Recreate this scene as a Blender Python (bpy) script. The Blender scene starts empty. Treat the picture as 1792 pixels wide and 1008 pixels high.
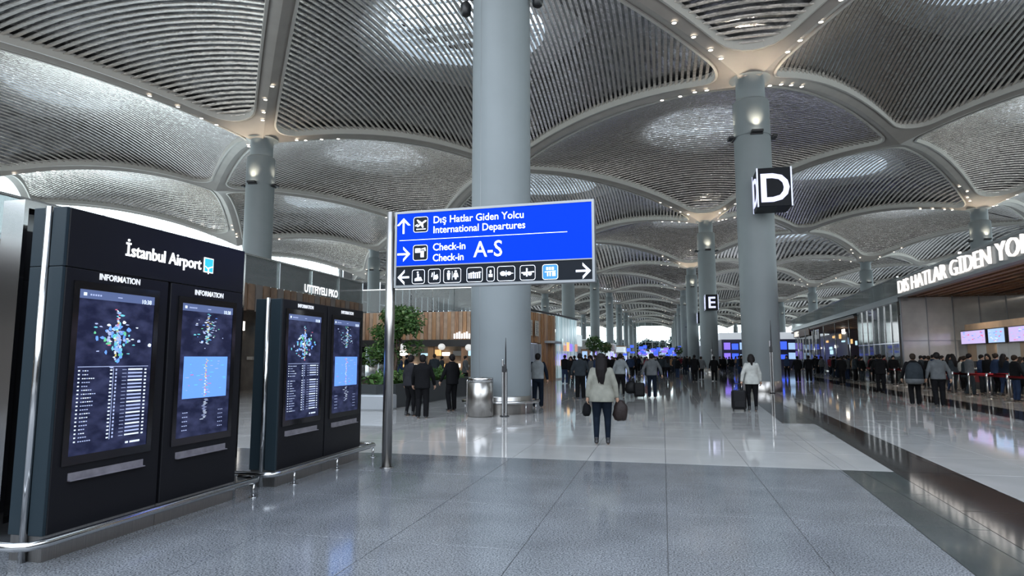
import bpy, bmesh, math, random
from mathutils import Vector, Matrix, noise
random.seed(7)
PI = math.pi
SC = bpy.context.scene
COL = SC.collection

# ---------------------------------------------------------------- camera, world, exposure
F_PX = 1114.0
PITCH = math.atan(122 / F_PX)
YAW = math.atan(264 / F_PX * math.cos(PITCH))
cam_data = bpy.data.cameras.new('camera')
cam_data.sensor_width = 36.0
cam_data.lens = 36.0 * F_PX / 1792.0
cam_data.clip_end = 1500
cam = bpy.data.objects.new('camera', cam_data)
COL.objects.link(cam)
cam.location = (0, 0, 1.6)
cam.rotation_euler = (PI / 2 + PITCH, 0, YAW)
SC.camera = cam

world = bpy.data.worlds.new('world')
SC.world = world
world.use_nodes = True
wn = world.node_tree.nodes
wl = world.node_tree.links
bg = wn['Background']
bg.inputs['Strength'].default_value = 4.2
tc = wn.new('ShaderNodeTexCoord')
sp = wn.new('ShaderNodeSeparateXYZ')
rp = wn.new('ShaderNodeValToRGB')
wl.new(tc.outputs['Generated'], sp.inputs[0])
wl.new(sp.outputs['Z'], rp.inputs[0])
wl.new(rp.outputs[0], bg.inputs['Color'])
rp.color_ramp.elements[0].position = 0.0
rp.color_ramp.elements[0].color = (0.88, 0.93, 0.95, 1)
rp.color_ramp.elements[1].position = 0.6
rp.color_ramp.elements[1].color = (0.74, 0.85, 1.0, 1)

SC.view_settings.view_transform = 'Standard'
SC.view_settings.look = 'None'
SC.view_settings.gamma = 1.0
SC.view_settings.use_curve_mapping = False
SC.view_settings.exposure = 0.0
SC.cycles.max_bounces = 6
SC.cycles.diffuse_bounces = 3
SC.cycles.glossy_bounces = 4
SC.cycles.transparent_max_bounces = 10
SC.cycles.transmission_bounces = 3
SC.cycles.caustics_reflective = False
SC.cycles.caustics_refractive = False
SC.cycles.sample_clamp_indirect = 6.0
SC.cycles.use_denoising = True

# ---------------------------------------------------------------- materials
MATS = {}
def mat(name, col, rough=0.5, metal=0.0, emit=None, es=1.0, var=0.0, vs=8.0, bump=0.0, bs=20.0, spec=0.5, coat=0.0, stretch=None):
    if name in MATS:
        return MATS[name]
    m = bpy.data.materials.new(name)
    m.use_nodes = True
    nt = m.node_tree
    b = nt.nodes['Principled BSDF']
    c = (col[0], col[1], col[2], 1)
    b.inputs['Base Color'].default_value = c
    b.inputs['Roughness'].default_value = rough
    b.inputs['Metallic'].default_value = metal
    b.inputs['Specular IOR Level'].default_value = spec
    b.inputs['Coat Weight'].default_value = coat
    b.inputs['Coat Roughness'].default_value = 0.05
    if emit:
        b.inputs['Emission Color'].default_value = (*emit, 1)
        b.inputs['Emission Strength'].default_value = es
    if var or bump:
        co = nt.nodes.new('ShaderNodeTexCoord')
        src = co.outputs['Object']
        if stretch:
            mp = nt.nodes.new('ShaderNodeMapping')
            mp.inputs['Scale'].default_value = stretch
            nt.links.new(src, mp.inputs[0])
            src = mp.outputs[0]
        if var:
            n = nt.nodes.new('ShaderNodeTexNoise')
            n.inputs['Scale'].default_value = vs
            n.inputs['Detail'].default_value = 4
            nt.links.new(src, n.inputs['Vector'])
            r = nt.nodes.new('ShaderNodeValToRGB')
            r.color_ramp.elements[0].position = 0.3
            r.color_ramp.elements[1].position = 0.7
            r.color_ramp.elements[0].color = tuple(max(0, x * (1 - var)) for x in col) + (1,)
            r.color_ramp.elements[1].color = tuple(min(1, x * (1 + var)) for x in col) + (1,)
            nt.links.new(n.outputs[0], r.inputs[0])
            nt.links.new(r.outputs[0], b.inputs['Base Color'])
        if bump:
            n2 = nt.nodes.new('ShaderNodeTexNoise')
            n2.inputs['Scale'].default_value = bs
            n2.inputs['Detail'].default_value = 3
            nt.links.new(src, n2.inputs['Vector'])
            bp = nt.nodes.new('ShaderNodeBump')
            bp.inputs['Strength'].default_value = bump
            bp.inputs['Distance'].default_value = 0.05
            nt.links.new(n2.outputs[0], bp.inputs['Height'])
            nt.links.new(bp.outputs[0], b.inputs['Normal'])
    MATS[name] = m
    return m

def glass_mat(name, tint=(0.9, 0.95, 0.95), refl=0.12, rough=0.02, film=0.0):
    if name in MATS:
        return MATS[name]
    m = bpy.data.materials.new(name)
    m.use_nodes = True
    nt = m.node_tree
    for n in list(nt.nodes):
        nt.nodes.remove(n)
    out = nt.nodes.new('ShaderNodeOutputMaterial')
    mx = nt.nodes.new('ShaderNodeMixShader')
    tr = nt.nodes.new('ShaderNodeBsdfTransparent')
    tr.inputs[0].default_value = (*tint, 1)
    gl = nt.nodes.new('ShaderNodeBsdfGlossy')
    gl.inputs['Roughness'].default_value = rough
    fr = nt.nodes.new('ShaderNodeLayerWeight')
    fr.inputs[0].default_value = refl
    nt.links.new(fr.outputs['Fresnel'], mx.inputs[0])
    base = tr.outputs[0]
    if film:      # a thin frosted film on the pane
        df = nt.nodes.new('ShaderNodeBsdfDiffuse'); df.inputs[0].default_value = (.32, .34, .34, 1)
        m2 = nt.nodes.new('ShaderNodeMixShader'); m2.inputs[0].default_value = film
        nt.links.new(base, m2.inputs[1]); nt.links.new(df.outputs[0], m2.inputs[2]); base = m2.outputs[0]
    nt.links.new(base, mx.inputs[1])
    nt.links.new(gl.outputs[0], mx.inputs[2])
    nt.links.new(mx.outputs[0], out.inputs[0])
    MATS[name] = m
    return m

M_RIB = mat('rib_plaster', (0.36, 0.325, 0.295), 0.45, spec=.3, var=0.06, vs=0.8)
M_RIM = mat('rim_paint', (0.56, 0.53, 0.49), 0.4)
M_SLAT = mat('slat_metal', (0.74, 0.69, 0.645), 0.22, 0.75, bump=1.0, bs=3.5)
M_SHELL = mat('shell_metal', (0.36, 0.36, 0.37), 0.24, 0.85, bump=1.0, bs=1.8, var=0.5, vs=1.2)
M_SHELL_LIT = mat('shell_metal_lit', (0.80, 0.82, 0.84), 0.22, 0.55, bump=1.0, bs=1.5)  # paler copy of the shell metal; skylight glow painted into the inner rings
M_CURB = mat('curb_paint', (0.75, 0.78, 0.80), 0.4)
M_COLUMN = mat('column_paint', (0.205, 0.228, 0.238), 0.45, spec=.3, var=0.05, vs=0.6, bump=0.05, bs=3)
M_STEEL = mat('brushed_steel', (0.40, 0.38, 0.36), 0.28, 1.0, var=0.12, vs=3, stretch=(40, 40, 1))
M_STEELP = mat('polished_steel', (0.58, 0.58, 0.58), 0.14, 1.0)
M_BLACK = mat('black_metal', (0.012, 0.012, 0.014), 0.4)
M_ALU = mat('aluminium', (.26, .27, .28), .35, .6)
M_GLASS = glass_mat('clear_glass')
M_GLASSG = glass_mat('grey_glass', (0.62, 0.66, 0.66), 0.25, 0.05, .40)
M_WOOD = mat('wood_brown', (0.38, 0.20, 0.105), 0.45, var=0.35, vs=2.5, stretch=(6, 6, 0.6))
M_WOODD = mat('wood_dark', (0.13, 0.075, 0.045), 0.45, var=0.35, vs=3)
M_WHITE = mat('white_paint', (0.7, 0.7, 0.7), 0.4)
M_LAMP = mat('lamp_white', (1, 1, 1), 0.5, emit=(1.0, 0.90, 0.76), es=9.0)

# ---------------------------------------------------------------- helpers
def tag(o, label=None, cat=None, group=None, kind=None):
    if label: o['label'] = label
    if cat: o['category'] = cat
    if group: o['group'] = group
    if kind: o['kind'] = kind
    return o

def link(o, parent=None):
    COL.objects.link(o)
    if parent is not None:
        o.parent = parent
    return o

def empty(name, loc=(0, 0, 0), rz=0.0, parent=None):
    o = bpy.data.objects.new(name, None)
    o.location = loc
    o.rotation_euler = (0, 0, rz)
    o.empty_display_size = 0.1
    return link(o, parent)

class MB:
    """collects geometry for ONE mesh object"""
    def __init__(self):
        self.v = []; self.f = []; self.m = []; self.mi = 0; self.sm = []; self.s = False
    def quad(self, a, b, c, d):
        n = len(self.v)
        self.v += [tuple(a), tuple(b), tuple(c), tuple(d)]
        self.f.append((n, n + 1, n + 2, n + 3)); self.m.append(self.mi); self.sm.append(False)
    def poly(self, pts):
        n = len(self.v)
        self.v += [tuple(p) for p in pts]
        self.f.append(tuple(range(n, n + len(pts)))); self.m.append(self.mi); self.sm.append(False)
    def box(self, x0, y0, z0, x1, y1, z1):
        self.hexa([(x0, y0, z0), (x1, y0, z0), (x1, y1, z0), (x0, y1, z0), (x0, y0, z1), (x1, y0, z1), (x1, y1, z1), (x0, y1, z1)])
        return self
    def hexa(self, p):
        n = len(self.v)
        self.v += [tuple(q) for q in p]
        for f in ((3, 2, 1, 0), (4, 5, 6, 7), (0, 1, 5, 4), (1, 2, 6, 5), (2, 3, 7, 6), (3, 0, 4, 7)):
            self.f.append(tuple(n + i for i in f)); self.m.append(self.mi); self.sm.append(False)
    def cbox(self, x0, y0, z0, x1, y1, z1, b=0.01):
        """box with chamfered vertical and top edges"""
        b = min(b, abs(x1 - x0) / 2.1, abs(y1 - y0) / 2.1, abs(z1 - z0) / 2.1)
        def ring(e, z):
            return [(x0 + b + e * -b + b * 0, y0 + (0 if e else b) + b * 0, z)]
        def oct_(k, z):
            x0_, x1_, y0_, y1_ = x0 + k, x1 - k, y0 + k, y1 - k
            return [(x0_ + b, y0_, z), (x1_ - b, y0_, z), (x1_, y0_ + b, z), (x1_, y1_ - b, z), (x1_ - b, y1_, z), (x0_ + b, y1_, z), (x0_, y1_ - b, z), (x0_, y0_ + b, z)]
        self.rings([oct_(b * .6, z0), oct_(0, z0 + b), oct_(0, z1 - b), oct_(b * .6, z1)], True, True)
        return self
    def rings(self, rs, cap0=False, cap1=False, closed=True, smooth=False):
        n0 = len(self.v); k = len(rs[0])
        for r in rs:
            self.v += [tuple(p) for p in r]
        for i in range(len(rs) - 1):
            for j in range(k if closed else k - 1):
                a = n0 + i * k + j; b = n0 + i * k + (j + 1) % k
                self.f.append((a, b, b + k, a + k)); self.m.append(self.mi); self.sm.append(smooth)
        if cap0:
            self.f.append(tuple(n0 + j for j in reversed(range(k)))); self.m.append(self.mi); self.sm.append(False)
        if cap1:
            e = n0 + (len(rs) - 1) * k
            self.f.append(tuple(e + j for j in range(k))); self.m.append(self.mi); self.sm.append(False)
        return self
    def lathe(self, c, prof, n=24, cap0=True, cap1=True, smooth=True):
        rs = [[(c[0] + r * math.cos(2 * PI * j / n), c[1] + r * math.sin(2 * PI * j / n), c[2] + z) for j in range(n)] for r, z in prof]
        return self.rings(rs, cap0, cap1, True, smooth)
    def tube(self, pts, r, n=8, caps=True, smooth=True, flat=1.0):
        pts = [Vector(p) for p in pts]
        rs = []
        up = None
        for i, p in enumerate(pts):
            d = (pts[min(i + 1, len(pts) - 1)] - pts[max(i - 1, 0)]).normalized()
            if up is None:
                up = Vector((0, 0, 1)) if abs(d.z) < 0.9 else Vector((1, 0, 0))
            s = d.cross(up).normalized(); up = s.cross(d).normalized()
            rr = r[i] if isinstance(r, (list, tuple)) else r
            rs.append([p + s * (math.cos(2 * PI * j / n) * rr) + up * (math.sin(2 * PI * j / n) * rr * flat) for j in range(n)])
        return self.rings(rs, caps, caps, True, smooth)
    def ell(self, c, r, n=12, m=8):
        rs = []
        for i in range(1, m):
            t = -PI / 2 + PI * i / m
            rs.append([(c[0] + r[0] * math.cos(t) * math.cos(2 * PI * j / n), c[1] + r[1] * math.cos(t) * math.sin(2 * PI * j / n), c[2] + r[2] * math.sin(t)) for j in range(n)])
        return self.rings(rs, True, True, True, True)
    def xf(self, M, start=0):
        for i in range(start, len(self.v)):
            self.v[i] = tuple(M @ Vector(self.v[i]))
        return self
    def mesh(self, name, mats):
        me = bpy.data.meshes.new(name)
        me.from_pydata(self.v, [], self.f)
        if not isinstance(mats, (list, tuple)): mats = [mats]
        for q in mats: me.materials.append(q)
        if len(mats) > 1: me.polygons.foreach_set('material_index', self.m)
        if any(self.sm): me.polygons.foreach_set('use_smooth', self.sm)
        me.update()
        return me
    def build(self, name, mats, parent=None, loc=None, rz=None):
        o = bpy.data.objects.new(name, self.mesh(name, mats))
        if loc: o.location = loc
        if rz is not None: o.rotation_euler = (0, 0, rz)
        return link(o, parent)

def inst(name, me, parent=None, loc=(0, 0, 0), rz=0.0):
    o = bpy.data.objects.new(name, me)
    o.location = loc
    o.rotation_euler = (0, 0, rz)
    return link(o, parent)

def copy_tree(o, parent=None):
    c = o.copy(); COL.objects.link(c); c.parent = parent
    for ch in list(o.children): copy_tree(ch, c)
    return c

def text_mesh(s, size, depth=0.004, bold=0.0, align='LEFT', name='lettering', sx=1.0):
    cu = bpy.data.curves.new('tmp_text', 'FONT')
    cu.body = s; cu.size = size; cu.extrude = depth; cu.offset = bold; cu.align_x = align
    cu.resolution_u = 3
    o = bpy.data.objects.new('tmp_text', cu)
    COL.objects.link(o)
    bpy.context.view_layer.update()
    dg = bpy.context.evaluated_depsgraph_get()
    me = bpy.data.meshes.new_from_object(o.evaluated_get(dg))
    me.name = name
    bpy.data.objects.remove(o); bpy.data.curves.remove(cu)
    if sx != 1.0:
        for v in me.vertices: v.co.x *= sx
    return me

def text_fit(s, size, width, material, M, parent=None, name='lettering', **k):
    me = text_mesh(s, size, name=name, **k)
    xs = [v.co.x for v in me.vertices]; w = max(xs) - min(xs); x0 = min(xs)
    for v in me.vertices: v.co.x = (v.co.x - x0) * width / w
    me.transform(M); me.materials.clear(); me.materials.append(material)
    return link(bpy.data.objects.new(name, me), parent)

def text(s, size, material, M, parent=None, name='lettering', **k):
    """M maps the text plane (x right, y up, z towards the reader) to the parent's space"""
    me = text_mesh(s, size, name=name, **k)
    me.transform(M)
    me.materials.clear(); me.materials.append(material)
    o = bpy.data.objects.new(name, me)
    return link(o, parent)

def plane_m(origin, right, up=(0, 0, 1)):
    r = Vector(right).normalized(); u = Vector(up).normalized(); n = r.cross(u)
    M = Matrix((r, u, n)).transposed().to_4x4()
    M.translation = Vector(origin)
    return M
# ================================================================ FLOOR
def edge_a(y):   # left joint of the light band
    return 2.45 + .053 * (min(y, 33) - 10.1)
def edge_b(y):
    return 3.13 + .062 * (min(y, 28) - 10.1)
def edge_c(y):
    return 3.96 + .05 * (min(y, 33) - 10.1)

def speckle_mat(name, c0, c1, rough, scale=160, spec=0.5, big=0.12):
    m = bpy.data.materials.new(name); m.use_nodes = True
    nt = m.node_tree; b = nt.nodes['Principled BSDF']
    b.inputs['Roughness'].default_value = rough
    b.inputs['Specular IOR Level'].default_value = spec
    co = nt.nodes.new('ShaderNodeNewGeometry')
    n = nt.nodes.new('ShaderNodeTexNoise'); n.inputs['Scale'].default_value = scale; n.inputs['Detail'].default_value = 3
    n2 = nt.nodes.new('ShaderNodeTexNoise'); n2.inputs['Scale'].default_value = 1.3; n2.inputs['Detail'].default_value = 3
    nt.links.new(co.outputs['Position'], n.inputs['Vector']); nt.links.new(co.outputs['Position'], n2.inputs['Vector'])
    r = nt.nodes.new('ShaderNodeValToRGB')
    r.color_ramp.elements[0].position = .35; r.color_ramp.elements[1].position = .65
    r.color_ramp.elements[0].color = (*c0, 1); r.color_ramp.elements[1].color = (*c1, 1)
    nt.links.new(n.outputs[0], r.inputs[0])
    mx = nt.nodes.new('ShaderNodeMixRGB'); mx.blend_type = 'MULTIPLY'; mx.inputs[0].default_value = 1
    r2 = nt.nodes.new('ShaderNodeValToRGB')
    r2.color_ramp.elements[0].position = .3; r2.color_ramp.elements[1].position = .7
    r2.color_ramp.elements[0].color = (1 - big,) * 3 + (1,); r2.color_ramp.elements[1].color = (1, 1, 1, 1)
    nt.links.new(n2.outputs[0], r2.inputs[0])
    nt.links.new(r.outputs[0], mx.inputs[1]); nt.links.new(r2.outputs[0], mx.inputs[2])
    nt.links.new(mx.outputs[0], b.inputs['Base Color'])
    rr = nt.nodes.new('ShaderNodeMapRange')
    rr.inputs['To Min'].default_value = rough * .75; rr.inputs['To Max'].default_value = rough * 1.35
    nt.links.new(n2.outputs[0], rr.inputs[0]); nt.links.new(rr.outputs[0], b.inputs['Roughness'])
    bp = nt.nodes.new('ShaderNodeBump'); bp.inputs['Strength'].default_value = .05; bp.inputs['Distance'].default_value = .01
    nt.links.new(n2.outputs[0], bp.inputs['Height']); nt.links.new(bp.outputs[0], b.inputs['Normal'])
    return m

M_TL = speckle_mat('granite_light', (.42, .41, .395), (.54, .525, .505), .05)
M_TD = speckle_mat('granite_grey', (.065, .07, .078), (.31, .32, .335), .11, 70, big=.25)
M_TB = speckle_mat('granite_dark', (.022, .018, .017), (.05, .042, .038), .06)
M_TG = speckle_mat('granite_green', (.035, .042, .042), (.065, .075, .073), .07)
M_TW = speckle_mat('granite_beige', (.36, .31, .26), (.48, .43, .37), .13)
M_GROUT = mat('grout', (.10, .10, .10), .7)

floor = MB().box(-75, -25, -.30, 75, 345, -.006).build('floor', M_GROUT)
tag(floor, kind='structure')

def clip(poly, fn):
    """keep the part of poly with fn(p) >= 0"""
    out = []
    for i, p in enumerate(poly):
        q = poly[(i + 1) % len(poly)]
        a, b = fn(p), fn(q)
        if a >= 0: out.append(p)
        if (a >= 0) != (b >= 0):
            t = a / (a - b)
            out.append((p[0] + (q[0] - p[0]) * t, p[1] + (q[1] - p[1]) * t))
    return out

def area(p):
    return abs(sum(p[i][0] * p[(i + 1) % len(p)][1] - p[(i + 1) % len(p)][0] * p[i][1] for i in range(len(p)))) / 2

tiles = []   # (dist, poly, material)
def add_tiles(x0, x1, y0, y1, tx, ty, ox, oy, fns, matl, gap=.0035):
    i0 = math.floor((x0 - ox) / tx); i1 = math.ceil((x1 - ox) / tx)
    j0 = math.floor((y0 - oy) / ty); j1 = math.ceil((y1 - oy) / ty)
    for i in range(i0, i1):
        for j in range(j0, j1):
            p = [(max(x0, ox + i * tx) + gap, max(y0, oy + j * ty) + gap), (min(x1, ox + (i + 1) * tx) - gap, max(y0, oy + j * ty) + gap),
                 (min(x1, ox + (i + 1) * tx) - gap, min(y1, oy + (j + 1) * ty) - gap), (max(x0, ox + i * tx) + gap, min(y1, oy + (j + 1) * ty) - gap)]
            if p[1][0] <= p[0][0] or p[2][1] <= p[1][1]: continue
            for fn in fns:
                p = clip(p, fn)
                if len(p) < 3: break
            if len(p) < 3 or area(p) < .004: continue
            cx = sum(q[0] for q in p) / len(p); cy = sum(q[1] for q in p) / len(p)
            tiles.append((math.hypot(cx, cy), p, matl))
L_ = lambda f, s, g=.004: (lambda p: s * (p[0] - f(p[1])) - g)
ZY = 10.2
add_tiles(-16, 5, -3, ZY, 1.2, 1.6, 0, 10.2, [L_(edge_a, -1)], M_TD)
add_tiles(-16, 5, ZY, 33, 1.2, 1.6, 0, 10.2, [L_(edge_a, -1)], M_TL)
add_tiles(-16, 4, 33, 60, 1.2, 1.6, 0, 10.2, [lambda p: 3.66 - p[0]], M_TL)
add_tiles(1.5, 6, -3, ZY, 1.2, 1.6, .3, 10.2, [L_(edge_a, 1), L_(edge_b, -1)], M_TG)
add_tiles(1.5, 6, ZY, 17, 1.2, 1.6, .3, 10.2, [L_(edge_a, 1), L_(edge_b, -1)], M_TL)
add_tiles(1.5, 6, 17, 33, 1.2, 1.6, .3, 10.2, [L_(edge_a, 1), L_(edge_b, -1)], M_TB)
add_tiles(1.5, 6, -3, 33, 1.8, 2.4, .3, 10.2, [L_(edge_b, 1), L_(edge_c, -1)], M_TB)
add_tiles(3.66, 5.1, 33, 60, .72, 1.6, 3.66, 33, [], M_TB)
E_D = lambda y: 8.0 + .05 * y
E_E = lambda y: 9.35 + .05 * y
add_tiles(3, 14, -3, 60, 1.2, 1.6, .3, 10.2, [L_(edge_c, 1), L_(E_D, -1)], M_TL)
add_tiles(6, 16, -3, 60, 1.2, 2.4, .3, 10.2, [L_(E_D, 1), L_(E_E, -1)], M_TB)
add_tiles(7, 24, 12, 60, 1.2, 1.6, .3, 10.2, [L_(E_E, 1)], M_TW)

def in_view(p, m=1.5):
    ax = p[0] * math.cos(YAW) + p[1] * math.sin(YAW); ay = -p[0] * math.sin(YAW) + p[1] * math.cos(YAW)
    return ay > 2.2 and abs(ax) < ay * .82 + m
tiles.sort(key=lambda t: t[0])
near = [t for t in tiles if in_view((sum(q[0] for q in t[1]) / len(t[1]), sum(q[1] for q in t[1]) / len(t[1])))][:296]
near_ids = set(id(t) for t in near)
def tile_geo(mb, poly, r):
    z = r.uniform(-.0006, .0004)
    b = .003
    cx = sum(q[0] for q in poly) / len(poly); cy = sum(q[1] for q in poly) / len(poly)
    def sh(p, k):
        dx, dy = cx - p[0], cy - p[1]; l = math.hypot(dx, dy)
        return (p[0] + dx / l * k, p[1] + dy / l * k)
    mb.rings([[(p[0], p[1], -.0055) for p in poly], [(p[0], p[1], z - .0015) for p in poly], [(*sh(p, b), z) for p in poly]], False, True)
rt = random.Random(3)
for t in near:
    mb = MB(); tile_geo(mb, t[1], rt); mb.build('floor_tile', t[2], floor)
for mm in (M_TL, M_TD, M_TB, M_TW, M_TG):
    mb = MB()
    for t in tiles:
        if id(t) not in near_ids and t[2] is mm: tile_geo(mb, t[1], rt)
    if mb.v: tag(mb.build('floor_tiles', mm, floor), kind='stuff')
fb = MB()
def slab(mb, x0, y0, x1, y1): mb.box(x0, y0, -.0055, x1, y1, -.0005)
g = MB(); slab(g, -74, 60, 3.66, 318); slab(g, 5.1, 60, 74, 318); slab(g, -74, -24, -16, 60); slab(g, 24, -24, 74, 60); slab(g, -16, -24, 5, -3); slab(g, 12, -24, 24, 12); slab(g, 5, -24, 12, -3)
tag(g.build('far_paving', M_TL, floor), kind='stuff')
g = MB(); slab(g, 3.66, 60, 5.1, 318)
tag(g.build('far_dark_paving', M_TB, floor), kind='stuff')

# ================================================================ CEILING
XI = {-5: -63, -4: -51, -3: -40.5, -2: -25, -1: -12.3, 0: 4.65, 1: 17.3, 2: 29.6, 3: 43, 4: 56, 5: 68}
def node(i, m):
    if i % 2 == 0:
        y = 33 + 35 * m; z = 15.5
        if (i, m) == (-2, 0): y = 35.3
        if (i, m) == (-4, 0): y = 37.5
    else:
        y = 50.5 + 35 * m; z = 17.3
    x = XI[i]
    if (i, m) == (-1, -1): x, y, z = -10.2, 16.2, 17.0
    return Vector((x, y, z))
ARCH = 1.4
DOME = 1.0
class Cell:
    def __init__(s, i, m):
        s.i, s.m = i, m
        lm = m if i % 2 == 0 else m + 1
        s.P = [node(i, m), node(i + 1, lm), node(i, m + 1), node(i - 1, lm)]   # front right back left
        s.isodd = [i % 2 != 0, i % 2 == 0, i % 2 != 0, i % 2 == 0]
        s.c = sum(s.P, Vector()) / 4
    def uv(s, x, y):
        A, B, C, D = s.P
        u = v = .5
        for _ in range(6):
            px = (1 - u) * (1 - v) * A.x + u * (1 - v) * B.x + u * v * C.x + (1 - u) * v * D.x - x
            py = (1 - u) * (1 - v) * A.y + u * (1 - v) * B.y + u * v * C.y + (1 - u) * v * D.y - y
            if abs(px) + abs(py) < 1e-5: break
            xu = (1 - v) * (B.x - A.x) + v * (C.x - D.x); yu = (1 - v) * (B.y - A.y) + v * (C.y - D.y)
            xv = (1 - u) * (D.x - A.x) + u * (C.x - B.x); yv = (1 - u) * (D.y - A.y) + u * (C.y - B.y)
            dt = xu * yv - xv * yu
            u -= (px * yv - py * xv) / dt; v -= (py * xu - px * yu) / dt
        return min(1, max(0, u)), min(1, max(0, v))
    def coons(s, u, v):
        A, B, C, D = (p.z for p in s.P)
        return (1 - u) * (1 - v) * A + u * (1 - v) * B + u * v * C + (1 - u) * v * D + ARCH * 4 * (u * (1 - u) + v * (1 - v))
    def zc(s, x, y):
        return s.coons(*s.uv(x, y))
    def zp(s, x, y):
        u, v = s.uv(x, y)
        return s.coons(u, v) + DOME * (16 * u * (1 - u) * v * (1 - v)) ** .9
    def outline(s, ins=.55):
        P = [Vector((p.x, p.y)) for p in s.P]
        n = 4
        Q = []
        dirs = [(P[(k + 1) % n] - P[k]).normalized() for k in range(n)]
        nor = [Vector((-d.y, d.x)) for d in dirs]          # inward for ccw order
        for k in range(n):
            p0 = P[k - 1] + nor[k - 1] * ins; d0 = dirs[k - 1]
            p1 = P[k] + nor[k] * ins; d1 = dirs[k]
            den = d0.x * d1.y - d0.y * d1.x
            t = ((p1.x - p0.x) * d1.y - (p1.y - p0.y) * d1.x) / den
            Q.append(p0 + d0 * t)
        out = []   # (inner point, boundary point)
        arcs = []
        for k in range(n):
            a = (Q[k - 1] - Q[k]).normalized(); b = (Q[(k + 1) % n] - Q[k]).normalized()
            th = math.acos(max(-1, min(1, a.dot(b))))
            r = 1.6 if s.isodd[k] else 2.1
            t = r / math.tan(th / 2)
            S = Q[k] + a * t; E = Q[k] + b * t
            cen = Q[k] + (a + b).normalized() * (r / math.sin(th / 2))
            def foot(X, e):
                return P[e] + dirs[e] * (X - P[e]).dot(dirs[e])
            fs = foot(S, (k - 1) % n); fe = foot(E, k)
            lst = []
            a0 = math.atan2(S.y - cen.y, S.x - cen.x); a1 = math.atan2(E.y - cen.y, E.x - cen.x)
            while a1 - a0 > PI: a1 -= 2 * PI
            while a1 - a0 < -PI: a1 += 2 * PI
            N = 8
            for j in range(N + 1):
                w = j / N
                an = a0 + (a1 - a0) * w
                bq = fs.lerp(P[k], 2 * w) if w < .5 else P[k].lerp(fe, 2 * w - 1)
                lst.append((Vector((cen.x + r * math.cos(an), cen.y + r * math.sin(an))), bq))
            arcs.append(lst)
        for k in range(n):
            out += arcs[k]
            e = arcs[k][-1]; nx = arcs[(k + 1) % n][0]
            N = 14
            for j in range(1, N):
                out.append((e[0].lerp(nx[0], j / N), e[1].lerp(nx[1], j / N)))
        return out

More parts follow.
